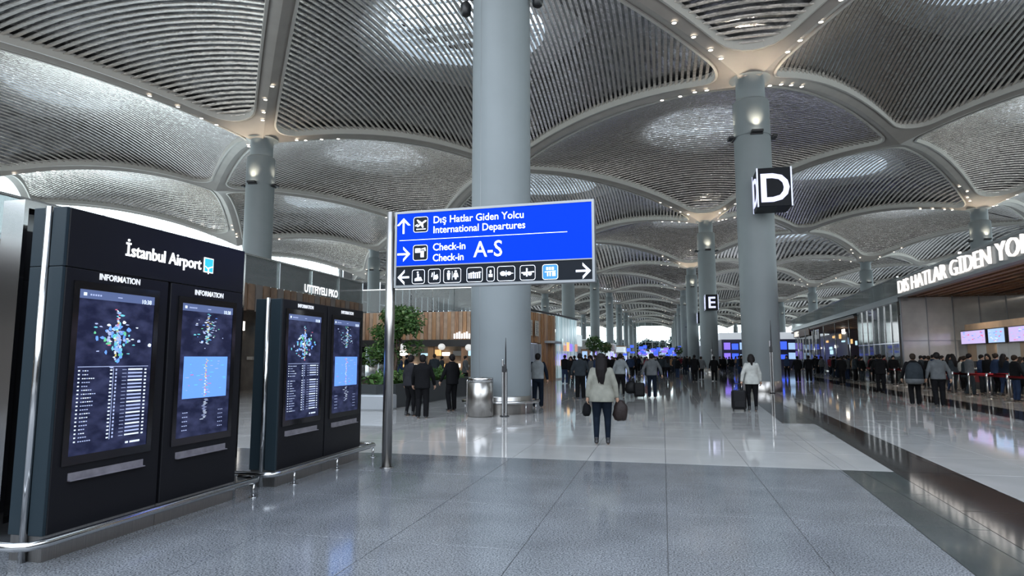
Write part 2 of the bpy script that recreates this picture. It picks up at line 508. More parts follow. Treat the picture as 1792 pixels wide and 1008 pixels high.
ceiling = None
def build_cell(c, detail):
    """detail 2: every slat an object; 1: joined, fine; 0: joined, coarse"""
    if detail == 0: step = 3
    else: step = 1
    ol = c.outline()
    if step > 1: ol = ol[::2]
    mb = MB()
    R0, R1, R2 = [], [], []
    for q, b in ol:
        zb = c.zc(b.x, b.y)
        mid = q.lerp(b, .5)
        R0.append((b.x, b.y, zb - .16)); R1.append((mid.x, mid.y, c.zc(mid.x, mid.y) - .15)); R2.append((q.x, q.y, c.zc(q.x, q.y) - .10))
    mb.rings([R0, R1, R2], smooth=True)
    mb.mi = 1
    cc = Vector((c.c.x, c.c.y))
    rim = []
    for dz, dd in ((-.10, 0), (-.19, .02), (-.19, .16), (.35, .16)):
        rr = []
        for q, b in ol:
            d = (cc - q).normalized() * dd
            p = q + d
            rr.append((p.x, p.y, c.zc(q.x, q.y) + dz))
        rim.append(rr)
    mb.rings(rim, smooth=False)
    frame = mb.build('vault_frame', [M_RIB, M_RIM], ceiling)
    # ---- slats
    along_x = (c.i % 2 == 0)
    pts = [(q + (cc - q).normalized() * .10) for q, b in ol]
    ax = 1 if along_x else 0      # coordinate that is constant along a slat
    lo = min(p[ax] for p in pts); hi = max(p[ax] for p in pts)
    pitch = {2: .36 if along_x else .30, 1: .34, 0: .6}[detail]
    if c.c.y > 190: pitch = 1.0
    W = pitch * .26
    Hh = .07
    n = int((hi - lo) / pitch)
    off = ((hi - lo) - n * pitch) / 2
    smb = MB()
    for k in range(n + 1):
        sv = lo + off + k * pitch
        xs = []
        for a in range(len(pts)):
            p, q = pts[a], pts[(a + 1) % len(pts)]
            if (p[ax] - sv) * (q[ax] - sv) < 0:
                t = (sv - p[ax]) / (q[ax] - p[ax])
                xs.append(p[1 - ax] + (q[1 - ax] - p[1 - ax]) * t)
        if len(xs) < 2: continue
        t0, t1 = min(xs), max(xs)
        if t1 - t0 < .3: continue
        N = max(3, int((t1 - t0) / (1.5 if detail else 3.5)) + 1)
        m_ = smb if detail < 2 else MB()
        rs = []
        for j in range(N + 1):
            t = t0 + (t1 - t0) * j / N
            x, y = (t, sv) if along_x else (sv, t)
            z = c.zp(x, y) - .03
            if along_x: rs.append([(x, y - W, z), (x, y + W, z), (x, y + W, z + Hh), (x, y - W, z + Hh)])
            else: rs.append([(x + W, y, z), (x - W, y, z), (x - W, y, z + Hh), (x + W, y, z + Hh)])
        m_.rings(rs, detail == 2, detail == 2)
        if detail == 2: m_.build('slat', M_SLAT, frame)
    if detail < 2 and smb.v:
        tag(smb.build('slats', M_SLAT, frame), kind='stuff')
    # ---- upper shell with round skylight
    NS = 40 if detail else 20
    HR = 4.6 if c.c.y < 120 else 5.8
    rings = []
    cen = cc
    for rr in range(0, 9 if detail else 5):
        w = rr / (8 if detail else 4)
        ring = []
        for j in range(NS):
            a = 2 * PI * j / NS
            d = Vector((math.cos(a), math.sin(a)))
            # distance to the cell boundary along d
            tb = 1e9
            for k in range(4):
                p = Vector((c.P[k].x, c.P[k].y)) - cen; q = Vector((c.P[(k + 1) % 4].x, c.P[(k + 1) % 4].y)) - cen
                e = q - p
                den = d.x * e.y - d.y * e.x
                if abs(den) > 1e-9:
                    t = (p.x * e.y - p.y * e.x) / den; s_ = (p.x * d.y - p.y * d.x) / den
                    if t > 0 and -1e-6 <= s_ <= 1 + 1e-6: tb = min(tb, t)
            r = HR + (tb - HR) * w
            x, y = cen.x + d.x * r, cen.y + d.y * r
            ring.append((x, y, c.zp(x, y) + .75 - .25 * w))
        rings.append(ring)
    sh = MB(); kk = 2 if detail else 1
    sh.mi = 1; sh.rings(rings[:kk + 1], smooth=True); sh.mi = 0; sh.rings(rings[kk:], smooth=True)
    sh.build('roof_shell', [M_SHELL, M_SHELL_LIT], frame)
    sky = MB()
    zt = max(p[2] for p in rings[0])
    sky.rings([rings[0], [(x, y, zt + .5) for x, y, z in rings[0]]], smooth=True)
    zz = zt + .5
    if detail:
        for k in range(-4, 5):
            o_ = k * 1.15
            h = math.sqrt(max(.1, HR * HR - o_ * o_))
            sky.box(cen.x + o_ - .05, cen.y - h, zz - .12, cen.x + o_ + .05, cen.y + h, zz)
            sky.box(cen.x - h, cen.y + o_ - .05, zz - .10, cen.x + h, cen.y + o_ + .05, zz - .02)
    sky.mi = 1
    sky.poly([(x, y, zz + .02) for x, y, z in rings[0]])
    sky.build('skylight', [M_CURB, M_GLASS], frame)
    return frame

ceiling = MB().box(-64, 317, 17, 69, 317.6, 24).build('ceiling', M_RIB)
tag(ceiling, kind='structure')
CELLS = {}
for m in range(-2, 8):
    for i in range(-4, 5):
        if i % 2 == 0 and m < -1: continue
        c = Cell(i, m)
        if m == -2 and i in (3, 1, -1): continue
        CELLS[(i, m)] = c
        d = c.c.y
        if (i, m) in ((0, -1), (-1, -1), (-2, -1), (1, -1), (-3, -1), (0, 0)): det = 2
        elif d < 100: det = 1
        else: det = 0
        build_cell(c, det)

# downlights set into the ribs
dl = MB(); dl.lathe((0, 0, 0), [(.14, .03), (.14, -.015), (.105, -.02)], 10, False, False, False); dl.mi = 1
dl.poly([(.105 * math.cos(2 * PI * k / 10), .105 * math.sin(2 * PI * k / 10), -.012) for k in range(10)])
dl_me = dl.mesh('downlight', [M_RIM, M_LAMP])
spots = []
for (i, m) in list(CELLS):
    c = CELLS[(i, m)]
    for k in range(4):
        a, b = c.P[k], c.P[(k + 1) % 4]
        if a.y > b.y and i % 2: continue
        if (k in (0, 1)) == (i % 2 == 0) or True:
            key = tuple(sorted([(round(a.x), round(a.y)), (round(b.x), round(b.y))]))
            spots.append((key, a, b))
seen = set(); allp = []
for key, a, b in spots:
    if key in seen: continue
    seen.add(key)
    if a.z > b.z: a, b = b, a          # a = column end
    for t in (.11, .145, .20, .26):
        if a.y > 90 and t in (.145,): continue
        p = a.lerp(b, t); z = a.z + (b.z - a.z) * t + ARCH * 4 * t * (1 - t) - .16
        d = (b - a).normalized(); s = Vector((-d.y, d.x, 0)) * random.choice((-.13, .13))
        allp.append(Vector((p.x + s.x, p.y + s.y, z)))
allp = [p for p in allp if p.y > -5]
allp.sort(key=lambda p: p.length)
vis = [p for p in allp if in_view(p, 4)]
for p in vis[:290]: inst('downlight', dl_me, ceiling, p)
mb = MB()
for p in vis[290:]:
    mb.mi = 1
    mb.poly([(p.x + .14 * math.cos(2 * PI * k / 8), p.y + .14 * math.sin(2 * PI * k / 8), p.z - .03) for k in range(8)])
tag(mb.build('far_downlights', [M_RIM, M_LAMP], ceiling), kind='stuff')

# ================================================================ COLUMNS
def column_proto(name, ztop, base_ring=True, r=.875):
    root = empty(name)
    s = MB(); s.lathe((0, 0, 0), [(r, .0), (r, ztop - 2.95)], 40, False, False)
    s.lathe((0, 0, 0), [(r - .02, ztop - 2.95), (r - .02, ztop - 2.90)], 40, False, False)
    s.build('shaft', M_COLUMN, root)
    if not base_ring:
        s = MB(); s.rings([[((r + q) * math.cos(a), (r + q) * math.sin(a), z) for q, a in ((.002, -2.085), (.007, -2.080), (.007, -2.072), (.002, -2.067))] for z in (.5, ztop - 2.96)], True, True); s.build('seam_strip', M_ALU, root)
    s = MB(); s.lathe((0, 0, 0), [(r, ztop - 2.90), (r, ztop - 1.12), (r - .04, ztop - 1.05), (.72, ztop - 1.04)], 40, False, False)
    s.build('sleeve', M_COLUMN, root)
    s = MB(); s.lathe((0, 0, 0), [(.70, ztop - 1.3), (.70, ztop + (.12 if base_ring else 2.2)), (1.0, ztop + (.16 if base_ring else 2.24))], 32, False, False)
    s.build('neck', M_COLUMN, root)
    s = MB(); s.lathe((0, 0, 0), [(r + .02, 0), (r + .02, .48), (r, .50)], 40, False, False)
    s.build('steel_skirt', M_STEEL, root)
    for a in (-PI / 2, 0, PI / 2, PI):
        f = MB()
        f.cbox(r + .0, -.30, ztop - 3.02, r + .09, .30, ztop - 2.96, .01)
        f.cbox(r + .05, -.28, ztop - 2.96, r + .30, .28, ztop - 2.84, .02)
        f.mi = 1
        f.quad((r + .08, -.2, ztop - 2.835), (r + .22, -.2, ztop - 2.835), (r + .22, .2, ztop - 2.835), (r + .08, .2, ztop - 2.835))
        o = f.build('uplight', [M_BLACK, M_LAMP], root, rz=a + .1)
    return root

colA = column_proto('column', 15.5)
colB = column_proto('column', 17.3)
colC = column_proto('column', 16.3, False, .90)
used = set()
def place_col(proto, x, y, label, group=None):
    o = proto if id(proto) not in used else copy_tree(proto)
    used.add(id(proto))
    o.location = (x, y, 0)
    tag(o, label, 'column', group)
    return o
place_col(colC, -4.71, 18.55, 'thick grey-blue round column, the nearest, with a steel bin and ring bench at its foot')
place_col(colA, 4.65, 33, 'grey round column carrying the lit letter D box')
place_col(colA, 4.65, 68, 'grey round column carrying the lit letter E box')
place_col(colA, -25, 35.3, 'pale grey column rising behind the black information kiosks')
place_col(colA, -51, 37.5, 'grey column cut by the left edge of the picture')
place_col(colA, 29.6, 68, 'grey column rising behind the lit DIS HATLAR lettering on the right')
place_col(colA, 29.6, 103, 'grey column on the right, second behind the lit lettering fascia')
place_col(colB, -41.2, 86, 'slim distant column left of the blue direction sign post')
place_col(colB, -12.3, 50.5, 'grey column hidden behind the thick nearest column')
place_col(colB, -12.3, 85.5, 'first grey column of the left row, rising behind the wooden shop front')
place_col(colB, -12.3, 120.5, 'second grey column of the left row, just past the glazed shop corner')
for k in range(6): place_col(colB, -12.3, 155.5 + 35 * k, 'far grey column in the left row leading to the arched end window', 'far columns of the left row') if 155.5 + 35 * k < 312 else None
place_col(colA, 4.65, 103, 'grey round column with a small letter box, next behind the E column')
for k in range(6): place_col(colA, 4.65, 138 + 35 * k, 'far grey column in the right row leading to the arched end window', 'far columns of the right row') if 138 + 35 * k < 312 else None
for k in range(5): place_col(colA, 29.6, 138 + 35 * k, 'far grey column above the check-in hall on the right', 'far columns above the check-in hall')
for x, y in ((-40.5, 121), (-40.5, 156), (-25, 138), (-25, 173), (-25, 208), (56, 103), (56, 138), (56, 173), (56, 208)):
    place_col(colA if XI.get(-2) == x or x == 56 else colB, x, y, 'distant grey column far off to the side of the hall', 'distant side columns')

def uplamp(x, y, z, ang, e=330):
    l = bpy.data.lights.new('uplight_lamp', 'SPOT'); l.energy = e; l.color = (1, .86, .66); l.spot_size = 1.5; l.spot_blend = .8; l.shadow_soft_size = .08
    o = bpy.data.objects.new('uplight_lamp', l)
    o.location = (x + math.cos(ang) * 1.17, y + math.sin(ang) * 1.17, z)
    o.rotation_euler = (PI - .12 * math.sin(ang) * -1, .12 * math.cos(ang), 0)
    link(o)
for (x, y, zt) in ((4.65, 33, 15.5), (-25, 35.3, 15.5), (4.65, 68, 15.5), (29.6, 68, 15.5), (4.65, 103, 15.5), (-4.71, 18.55, 16.3)):
    for a in (-PI / 2 + .1, .1, PI + .1): uplamp(x, y, zt - 2.82, a)
# ================================================================ INFORMATION KIOSKS
M_KFRONT = mat('kiosk_black', (.008, .008, .010), .42, spec=.2)
M_KSIDE = mat('kiosk_slate', (.016, .026, .033), .42, spec=.25)
M_SCREEN = mat('screen_dark', (.01, .01, .02), .15, emit=(.045, .065, .15), es=1.0)
def screen_bg():
    m = mat('screen_background', (.004, .004, .01), .2, spec=.2, emit=(.05, .06, .14), es=1.0)
    nt = m.node_tree; b = nt.nodes['Principled BSDF']
    co = nt.nodes.new('ShaderNodeTexCoord'); n = nt.nodes.new('ShaderNodeTexNoise')
    n.inputs['Scale'].default_value = 5; n.inputs['Detail'].default_value = 5
    mp = nt.nodes.new('ShaderNodeMapping'); mp.inputs['Scale'].default_value = (1, 1, 2)
    nt.links.new(co.outputs['Object'], mp.inputs[0]); nt.links.new(mp.outputs[0], n.inputs['Vector'])
    r = nt.nodes.new('ShaderNodeValToRGB')
    r.color_ramp.elements[0].position = .40; r.color_ramp.elements[0].color = (.010, .014, .042, 1)
    r.color_ramp.elements[1].position = .72; r.color_ramp.elements[1].color = (.045, .055, .13, 1)
    nt.links.new(n.outputs[0], r.inputs[0]); nt.links.new(r.outputs[0], b.inputs['Emission Color'])
    return m
M_SBG = screen_bg()
M_SHEAD = mat('screen_header', (.02, .03, .06), .2, emit=(.10, .14, .30), es=1)
M_SWHITE = mat('screen_white', (.5, .5, .5), .3, emit=(.62, .74, .95), es=1.0)
M_SPALE = mat('screen_pale', (.3, .3, .4), .3, emit=(.28, .36, .60), es=1)
M_SBLUE = mat('screen_blue', (.1, .2, .5), .3, emit=(.12, .30, .85), es=1)
M_STEAL = mat('screen_teal', (.1, .4, .4), .3, emit=(.12, .42, .55), es=1)
M_SGREEN = mat('screen_green', (.1, .4, .2), .3, emit=(.10, .40, .22), es=1)
M_SYEL = mat('screen_yellow', (.5, .4, .1), .3, emit=(.55, .42, .12), es=1)
M_SRED = mat('screen_red', (.5, .1, .1), .3, emit=(.50, .12, .22), es=1)
M_LIT = mat('lettering_white', (.85, .85, .85), .4, emit=(.93, .96, 1.0), es=1.3)
M_LABELW = mat('label_white', (.75, .75, .75), .5, emit=(.8, .8, .85), es=.5)
SMATS = [M_SWHITE, M_SPALE, M_SBLUE, M_STEAL, M_SGREEN, M_SYEL, M_SRED, M_SHEAD]

def make_screen(parent, x, y0, y1, z0, z1, kind, rnd):
    """screen on a face looking towards +x; y runs to the right of the picture"""
    w = y1 - y0; h = z1 - z0
    bz = MB()
    bw = .055
    bz.box(x - .01, y0 - bw, z0 - bw * 1.3, x + .012, y0, z1 + bw * 1.2); bz.box(x - .01, y1, z0 - bw * 1.3, x + .012, y1 + bw, z1 + bw * 1.2)
    bz.box(x - .01, y0, z1, x + .012, y1, z1 + bw * 1.2); bz.box(x - .01, y0, z0 - bw * 1.3, x + .012, y1, z0)
    s = bz.build('screen_bezel', mat('bezel_black', (.006, .006, .007), .12), parent)
    d = MB(); d.box(x - .008, y0, z0, x + .004, y1, z1)
    disp = d.build('display', M_SBG, parent)
    c = MB()
    X = x + .0055
    def r(u0, v0, u1, v1, mi, dx=0):
        c.mi = mi
        a, b, e, f = y0 + u0 * w, y0 + u1 * w, z0 + v0 * h, z0 + v1 * h
        c.quad((X + dx, a, e), (X + dx, b, e), (X + dx, b, f), (X + dx, a, f))
    def blob(u, v, su, sv, mi):
        c.mi = mi
        n = 6; k = rnd.uniform(0, 6)
        c.poly([(X + .0015, y0 + (u + su * rnd.uniform(.5, 1) * math.cos(k + 2 * PI * j / n)) * w, z0 + (v + sv * rnd.uniform(.5, 1) * math.sin(k + 2 * PI * j / n)) * h) for j in range(n)])
    r(0, .945, 1, 1, 7)
    r(.05, .962, .09, .982, 0, .001)
    for k in range(5): r(.13 + k * .03, .965, .15 + k * .03, .976, 1, .001)
    r(.48, .967, .54, .973, 1, .001)
    if kind == 0:
        for k in range(70):
            v = rnd.gauss(.70, .055); u = .5 + rnd.gauss(0, .13) * (1.2 - abs(v - .70) * 5)
            blob(u, v, rnd.uniform(.015, .05), rnd.uniform(.008, .022), rnd.choice((1, 3, 2, 4, 1, 0, 2)))
        for k in range(40):
            blob(.5 + rnd.gauss(0, .012), .56 + k * .0085, .022, .006, rnd.choice((0, 1, 3, 5, 6, 0)))
        for k in range(14):
            a = rnd.uniform(-.28, .28); blob(.5 + a, .70 + rnd.uniform(-.12, .14), .03, .006, rnd.choice((0, 6, 1, 3)))
        r(.04, .525, .96, .529, 1, .001)
        for k in range(19):
            v = .50 - k * .0235
            if rnd.random() < .95:
                r(.05, v, .072, v + .008, 0, .001)
                u = .10
                for q in range(rnd.randint(3, 7)):
                    r(u, v, u + .018, v + .006, rnd.choice((1, 0, 1)), .001); u += .026
                r(.44, v, .47, v + .008, 0, .001)
                r(.51, v - .001, .53, v + .012, 1, .001)
                r(.60, v + .004, .66, v + .007, 1, .001)
                r(.68, v + .002, .88, v + .012, 1 if k % 3 else 0, .001)
                r(.91, v, .94, v + .01, 0, .001)
            r(.48, v - .008, .487, v + .015, 1, .001)
        r(.70, .028, .74, .040, 0, .001); r(.76, .028, .90, .040, 0, .001)
    else:
        for k in range(60):
            v = rnd.gauss(.80, .05); u = .5 + rnd.gauss(0, .11)
            blob(u, v, rnd.uniform(.012, .04), rnd.uniform(.003, .008), rnd.choice((1, 3, 0, 4, 2, 1)))
        for k in range(30): blob(.5 + rnd.gauss(0, .02), .70 + k * .008, .035, .004, rnd.choice((0, 1, 3, 5)))
        c.mi = 2; r(.08, .285, .93, .60, 2)
        for k in range(34): blob(rnd.uniform(.14, .88), rnd.uniform(.30, .58), rnd.uniform(.02, .06), .004, rnd.choice((1, 3, 6, 1)))
        for k in range(26): blob(.5 + rnd.gauss(0, .01), .30 + k * .0112, .022, .006, rnd.choice((5, 6, 0, 5)))
        for k in range(16): blob(.5 + rnd.gauss(0, .03), .12 + k * .010, .05, .003, rnd.choice((0, 1)))
        for k in range(5):
            for q in range(3): r(.10 + q * .035, .05 + k * .032, .125 + q * .035, .056 + k * .032, 1, .001); r(.78 + q * .035, .05 + k * .032, .80 + q * .035, .056 + k * .032, 1, .001)
    # loose bits of the header clock
    return tag(c.build('screen_picture', SMATS, disp), kind='stuff'), disp

def kiosk(name_label, x0, x1, y0, y1, h, header, seed, screens):
    """front face looks to +x; the end towards the camera is at y0"""
    root = empty('information_kiosk', ((x0 + x1) / 2, (y0 + y1) / 2, 0))
    ox, oy = (x0 + x1) / 2, (y0 + y1) / 2
    tag(root, name_label, 'kiosk')
    X0, X1, Y0, Y1 = x0 - ox, x1 - ox, y0 - oy, y1 - oy
    zb = .20; ym = (Y0 + Y1) / 2
    pl = MB(); pl.box(X0 + .012, Y0 + .012, .0, X1 - .012, ym - .003, zb); pl.box(X0 + .012, ym + .003, 0, X1 - .012, Y1 - .012, zb)
    pl.build('steel_plinth', M_STEEL, root)
    ztop = h - .495 if header else h
    b = MB()
    for (a, c) in ((Y0, ym - .003), (ym + .003, Y1)):
        b.cbox(X0 + .01, a + .03, zb, X1, c, ztop - .006, .006)
    b.build('front_cabinet', M_KFRONT, root)
    if header:
        b = MB(); b.cbox(X0 + .01, Y0 + .03, ztop, X1, Y1, h, .006)
        b.build('header_panel', M_KFRONT, root)
    e = MB()
    w = X1 - X0
    for (a, c) in ((X0, X0 + w * .42), (X1 - w * .42, X1 - .004)):
        e.cbox(a, Y0 - .005, zb, c, Y0 + .03, ztop - .006, .004)
        if header: e.cbox(a, Y0 - .005, ztop, c, Y0 + .03, h, .004)
    e.build('end_panel', M_KSIDE, root)
    t = MB(); t.tube([(X0 + w * .5, Y0 - .012, .0), (X0 + w * .5, Y0 - .012, h + .005)], w * .085, 12)
    t.build('steel_edge_tube', M_STEELP, root)
    rnd = random.Random(seed)
    tx = 0
    for k, (a, c, z0, z1) in enumerate(screens):
        a -= oy; c -= oy
        pic, disp = make_screen(root, X1 + .002, a, c, z0, z1, k % 2, rnd)
        text('INFORMATION', .075 if header else .065, M_LABELW, plane_m((X1 + .006, (a + c) / 2, z1 + .100), (0, 1, 0)), root, align='CENTER', bold=.002, sx=.88, depth=.002)
        tr = MB()
        tr.box(X1, a + .02, z0 - .20, X1 + .006, c - .02, z0 - .135)
        tr.box(X1, a + .02, z0 - .20, X1 + .035, c - .02, z0 - .192)
        tr.box(X1 + .006, a + .10, z0 - .175, X1 + .009, a + .13, z0 - .155)
        tr.build('card_tray', mat('tray_aluminium', (.42, .40, .44), .35, .8, var=.2, vs=9), root)
        text(('10:38', '10:38')[k % 2], .055, M_SWHITE, plane_m((X1 + .010, c - .16, z1 - .075), (0, 1, 0)), disp, bold=.001, depth=.0006)
    return root, X1, ox, oy

S1 = [(4.42, 5.18, .76, 2.10), (5.45, 6.20, .76, 2.09)]
import_px = None
k1, kx, ox, oy = kiosk('large black information kiosk, the nearest, with a lit airport name and two screens', -5.12, -4.78, 4.20, 6.52, 2.85, True, 11, [(4.36, 5.18, .79, 2.18), (5.55, 6.34, .79, 2.16)])
text_fit('İstanbul Airport', .165, .985, M_LIT, plane_m((kx + .004, 4.81 - oy, 2.535), (0, 1, 0)), k1, name='lit_lettering', bold=.002, depth=.004)
lg = MB(); lx = kx + .004
ly = 5.83 - oy
lg.box(lx, ly, 2.515, lx + .006, ly + .145, 2.675)
lg.mi = 1
lg.box(lx + .006, ly + .010, 2.525, lx + .009, ly + .135, 2.665)
lg.mi = 0
lg.poly([(lx + .0105, ly + .015, 2.585), (lx + .0105, ly + .05, 2.566), (lx + .0105, ly + .13, 2.592), (lx + .0105, ly + .13, 2.580), (lx + .0105, ly + .05, 2.552), (lx + .0105, ly + .015, 2.575)])
lg.poly([(lx + .0105, ly + .055, 2.555), (lx + .0105, ly + .075, 2.562), (lx + .0105, ly + .075, 2.500), (lx + .0105, ly + .055, 2.500)])
lg.build('emblem', [M_LIT, mat('emblem_teal', (.02, .35, .5), .4, emit=(.03, .42, .62), es=1.0)], k1)
kiosk('smaller black information kiosk, the farther, with two lit screens', -5.10, -4.73, 7.23, 9.52, 2.36, False, 12, [(7.38, 8.20, .80, 2.17), (8.56, 9.39, .79, 2.165)])

def guard_rail(label, x, y0, y1, xb, posts, back_y=None):
    root = empty('guard_rail', (x, y0, 0))
    tag(root, label, 'rail')
    r = MB()
    Z = .19
    pts = [(xb - x, 0.25, Z), (xb - x + .1, .03, Z), (-.28, -.0, Z), (-.12, .0, Z), (-.04, .04, Z), (0, .16, Z), (0, y1 - y0 - .1, Z), (-.05, y1 - y0 - .02, Z), (-.14, y1 - y0, Z), (-.30, y1 - y0, Z)]
    r.tube(pts, .034, 14)
    r.build('rail', M_STEELP, root)
    for p in posts:
        q = MB(); q.tube([(0, p - y0, .004), (0, p - y0, Z - .02)], .017, 10); q.lathe((0, p - y0, 0), [(.05, 0), (.05, .008), (.02, .010)], 14)
        q.build('post', M_STEELP, root)
    return root
guard_rail('low polished steel guard rail along the nearest kiosk', -4.63, 3.95, 6.80, -5.6, [6.66])
guard_rail('low polished steel guard rail along the farther kiosk', -4.60, 7.0, 9.85, -5.5, [7.45, 8.55, 9.72])

# dark glazed unit behind the kiosks
r = empty('glazed_stand', (-5.62, 5.6, 0)); tag(r, 'tall dark glazed stand just behind the nearest kiosk', 'stand')
b = MB(); b.box(-.10, -1.2, 0, .14, 1.9, .2); b.box(-.10, -1.2, 2.93, .14, 1.9, 3.0); b.box(-.1, 1.86, .2, .14, 1.9, 2.93); b.box(-.1, -1.2, .2, .14, -1.16, 2.93); b.box(-.02, .3, .2, .06, .36, 2.93)
b.build('frame', M_STEELP, r)
b = MB(); b.box(-.02, -1.16, .2, .02, .3, 2.93); b.box(-.02, .36, .2, .02, 1.86, 2.93)
b.build('dark_pane', mat('pane_dark', (.02, .02, .022), .08, spec=.8), r)

# ================================================================ DIRECTION SIGN
M_SIGNB = mat('sign_blue', (.0, .012, .22), .5, spec=.05, emit=(.0, .046, .80), es=1.0)
M_SIGNK = mat('sign_black', (.005, .008, .013), .4, spec=.15)
M_SIGNW = mat('sign_white', (.8, .8, .85), .4, emit=(.70, .78, 1.0), es=1.0)
M_ALU = mat('aluminium', (.26, .27, .28), .35, .6)
PX, PY = -3.97, 8.86
rsign = empty('direction_sign', (PX, PY, 0))
tag(rsign, 'blue and black overhead direction sign on a steel post', 'sign')
p = MB(); p.tube([(0, 0, 0.0), (0, 0, 3.80)], .073, 20); p.lathe((0, 0, 0), [(.10, 0), (.10, .012), (.065, .016)], 20)
p.build('pole', M_STEEL, rsign)
TH = math.atan2(-.13, 3.0)
RV = Vector((math.cos(TH), math.sin(TH), .0))
SG = empty('sign_box', (0, 0, 0), 0, rsign)
# local frame: s along the sign, z up, n towards the camera
NV = Vector((RV.y, -RV.x, 0))
def sp3(s, z, n=0): return Vector((0, 0, 0)) + RV * s + NV * n + Vector((0, 0, z))
def sbox(mb, s0, z0, s1, z1, n0, n1):
    mb.hexa([sp3(s0, z0, n0), sp3(s1, z0, n0), sp3(s1, z0, n1), sp3(s0, z0, n1), sp3(s0, z1, n0), sp3(s1, z1, n0), sp3(s1, z1, n1), sp3(s0, z1, n1)])
bpy.data.objects.remove(SG)
S0, S1_, ZB, ZT = .085, 3.10, 2.635, 3.79
ZM = 2.955
f = MB(); e = .035
sbox(f, S0, ZB, S1_, ZB + e, -.09, .062); sbox(f, S0, ZT - e, S1_, ZT, -.09, .062)
sbox(f, S0, ZB + e, S0 + e, ZT - e, -.09, .062); sbox(f, S1_ - e, ZB + e, S1_, ZT - e, -.09, .062); sbox(f, S0 + e, ZM - .008, S1_ - e, ZM + .008, .03, .062)
sbox(f, -.06, 3.55, S0, 3.60, -.03, .03); sbox(f, -.06, 2.75, S0, 2.80, -.03, .03)
box_o = f.build('sign_frame', M_ALU, rsign)
f = MB(); sbox(f, S0 + e, ZB + e, S1_ - e, ZT - e, -.08, .04); f.build('back_board', M_SIGNK, rsign)
f = MB(); sbox(f, S0 + e, ZM + .008, S1_ - e, ZT - e, .04, .05); blue = f.build('blue_panel', M_SIGNB, rsign)
f = MB(); sbox(f, S0 + e, ZB + e, S1_ - e, ZM - .008, .04, .05); black = f.build('black_panel', M_SIGNK, rsign)
def smat(s, z, n=.052): return plane_m(sp3(s, z, n), RV)
# panel units: photo pixels of the zoom -> metres on the board
def zz_(y): return ZT - (y - 352) * 0
text('Dış Hatlar Giden Yolcu', .150, M_SIGNW, smat(.70, 3.585), blue, name='lettering', bold=.0012, sx=.97, depth=.002)
text('International Departures', .150, M_SIGNW, smat(.70, 3.435), blue, name='lettering', bold=.0012, sx=.94, depth=.002)
text('Check-in', .150, M_SIGNW, smat(.70, 3.175), blue, name='lettering', bold=.0018, sx=.95, depth=.002)
text('Check-in', .150, M_SIGNW, smat(.70, 3.015), blue, name='lettering', bold=.0018, sx=.90, depth=.002)
text('A-S', .33, M_SIGNW, smat(1.34, 3.05), blue, name='lettering', bold=.002, sx=.92, depth=.002)
ln = MB(); sbox(ln, .16, 3.345, 2.72, 3.353, .05, .053); ln.build('dividing_line', M_SIGNW, blue)
def rrect(s0, z0, s1, z1, r, n, k=5):
    pts = []
    for cx, cz, a0 in ((s1 - r, z0 + r, -PI / 2), (s1 - r, z1 - r, 0), (s0 + r, z1 - r, PI / 2), (s0 + r, z0 + r, PI)):
        for j in range(k + 1):
            a = a0 + PI / 2 * j / k
            pts.append(sp3(cx + r * math.cos(a), cz + r * math.sin(a), n))
    return pts
def picto(s0, z0, w, h, parent, fill, line=.008, shapes=()):
    c = MB(); c.mi = 0
    c.poly(rrect(s0, z0, s0 + w, z0 + h, .035, .0525))
    c.mi = 1
    c.poly(rrect(s0 + line, z0 + line, s0 + w - line, z0 + h - line, .03, .0532))
    c.mi = 0
    for sh in shapes:
        c.poly([sp3(s0 + u * w, z0 + v * h, .0540) for u, v in sh])
    return c.build('pictogram', [M_SIGNW, fill], parent)
def circ(u, v, r, n=10, asp=1.0): return [(u + r * math.cos(2 * PI * k / n), v + r * asp * math.sin(2 * PI * k / n)) for k in range(n)]
def line_(u0, v0, u1, v1, t):
    dx, dy = u1 - u0, v1 - v0; l = math.hypot(dx, dy); nx, ny = -dy / l * t / 2, dx / l * t / 2
    return [(u0 - nx, v0 - ny), (u1 - nx, v1 - ny), (u1 + nx, v1 + ny), (u0 + nx, v0 + ny)]
def arrow(s, z, L, d, parent):
    c = MB(); t = .030
    def g(a, b): # along, across
        if d == 'up': return sp3(s + b, z + a, .0535)
        if d == 'right': return sp3(s + a, z + b, .0535)
        return sp3(s - a, z + b, .0535)
    h = L / 2
    for q in ([(-h, -t / 2), (h - .01, -t / 2), (h - .01, t / 2), (-h, t / 2)],
              [(h, 0), (h - .02, .02 + .0), (h - .115, .115), (h - .115, .072), (h - .045, 0)],
              [(h, 0), (h - .02, -.02), (h - .115, -.115), (h - .115, -.072), (h - .045, 0)]):
        c.poly([g(*k) for k in q])
    return c.build('arrow', M_SIGNW, parent)
arrow(.225, 3.57, .24, 'up', blue)
arrow(.235, 3.14, .21, 'right', blue)
plane = [line_(.12, .42, .30, .52, .07), [(.2, .38), (.3, .33), (.88, .68), (.90, .76), (.80, .77)], [(.38, .56), (.22, .80), (.30, .82), (.60, .62)], [(.50, .46), (.62, .28), (.70, .30), (.66, .58)], line_(.2, .2, .85, .2, .06)]
desk = [[(.15, .50), (.5, .50), (.5, .78), (.15, .78)], [(.3, .68), (.85, .82), (.88, .60), (.80, .58), (.78, .70)], [(.52, .2), (.75, .2), (.75, .62), (.52, .62)]]
picto(.385, 3.46, .235, .235, blue, M_SIGNK, shapes=plane)
picto(.385, 3.035, .235, .235, blue, M_SIGNK, shapes=desk)
arrow(.235, 2.79, .19, 'left', black)
arrow(2.94, 2.79, .21, 'right', black)
pray = [circ(.45, .80, .07), [(.40, .70), (.55, .70), (.55, .48), (.42, .45)], [(.22, .38), (.50, .48), (.80, .30), (.84, .22), (.22, .20)], circ(.64, .36, .12)]
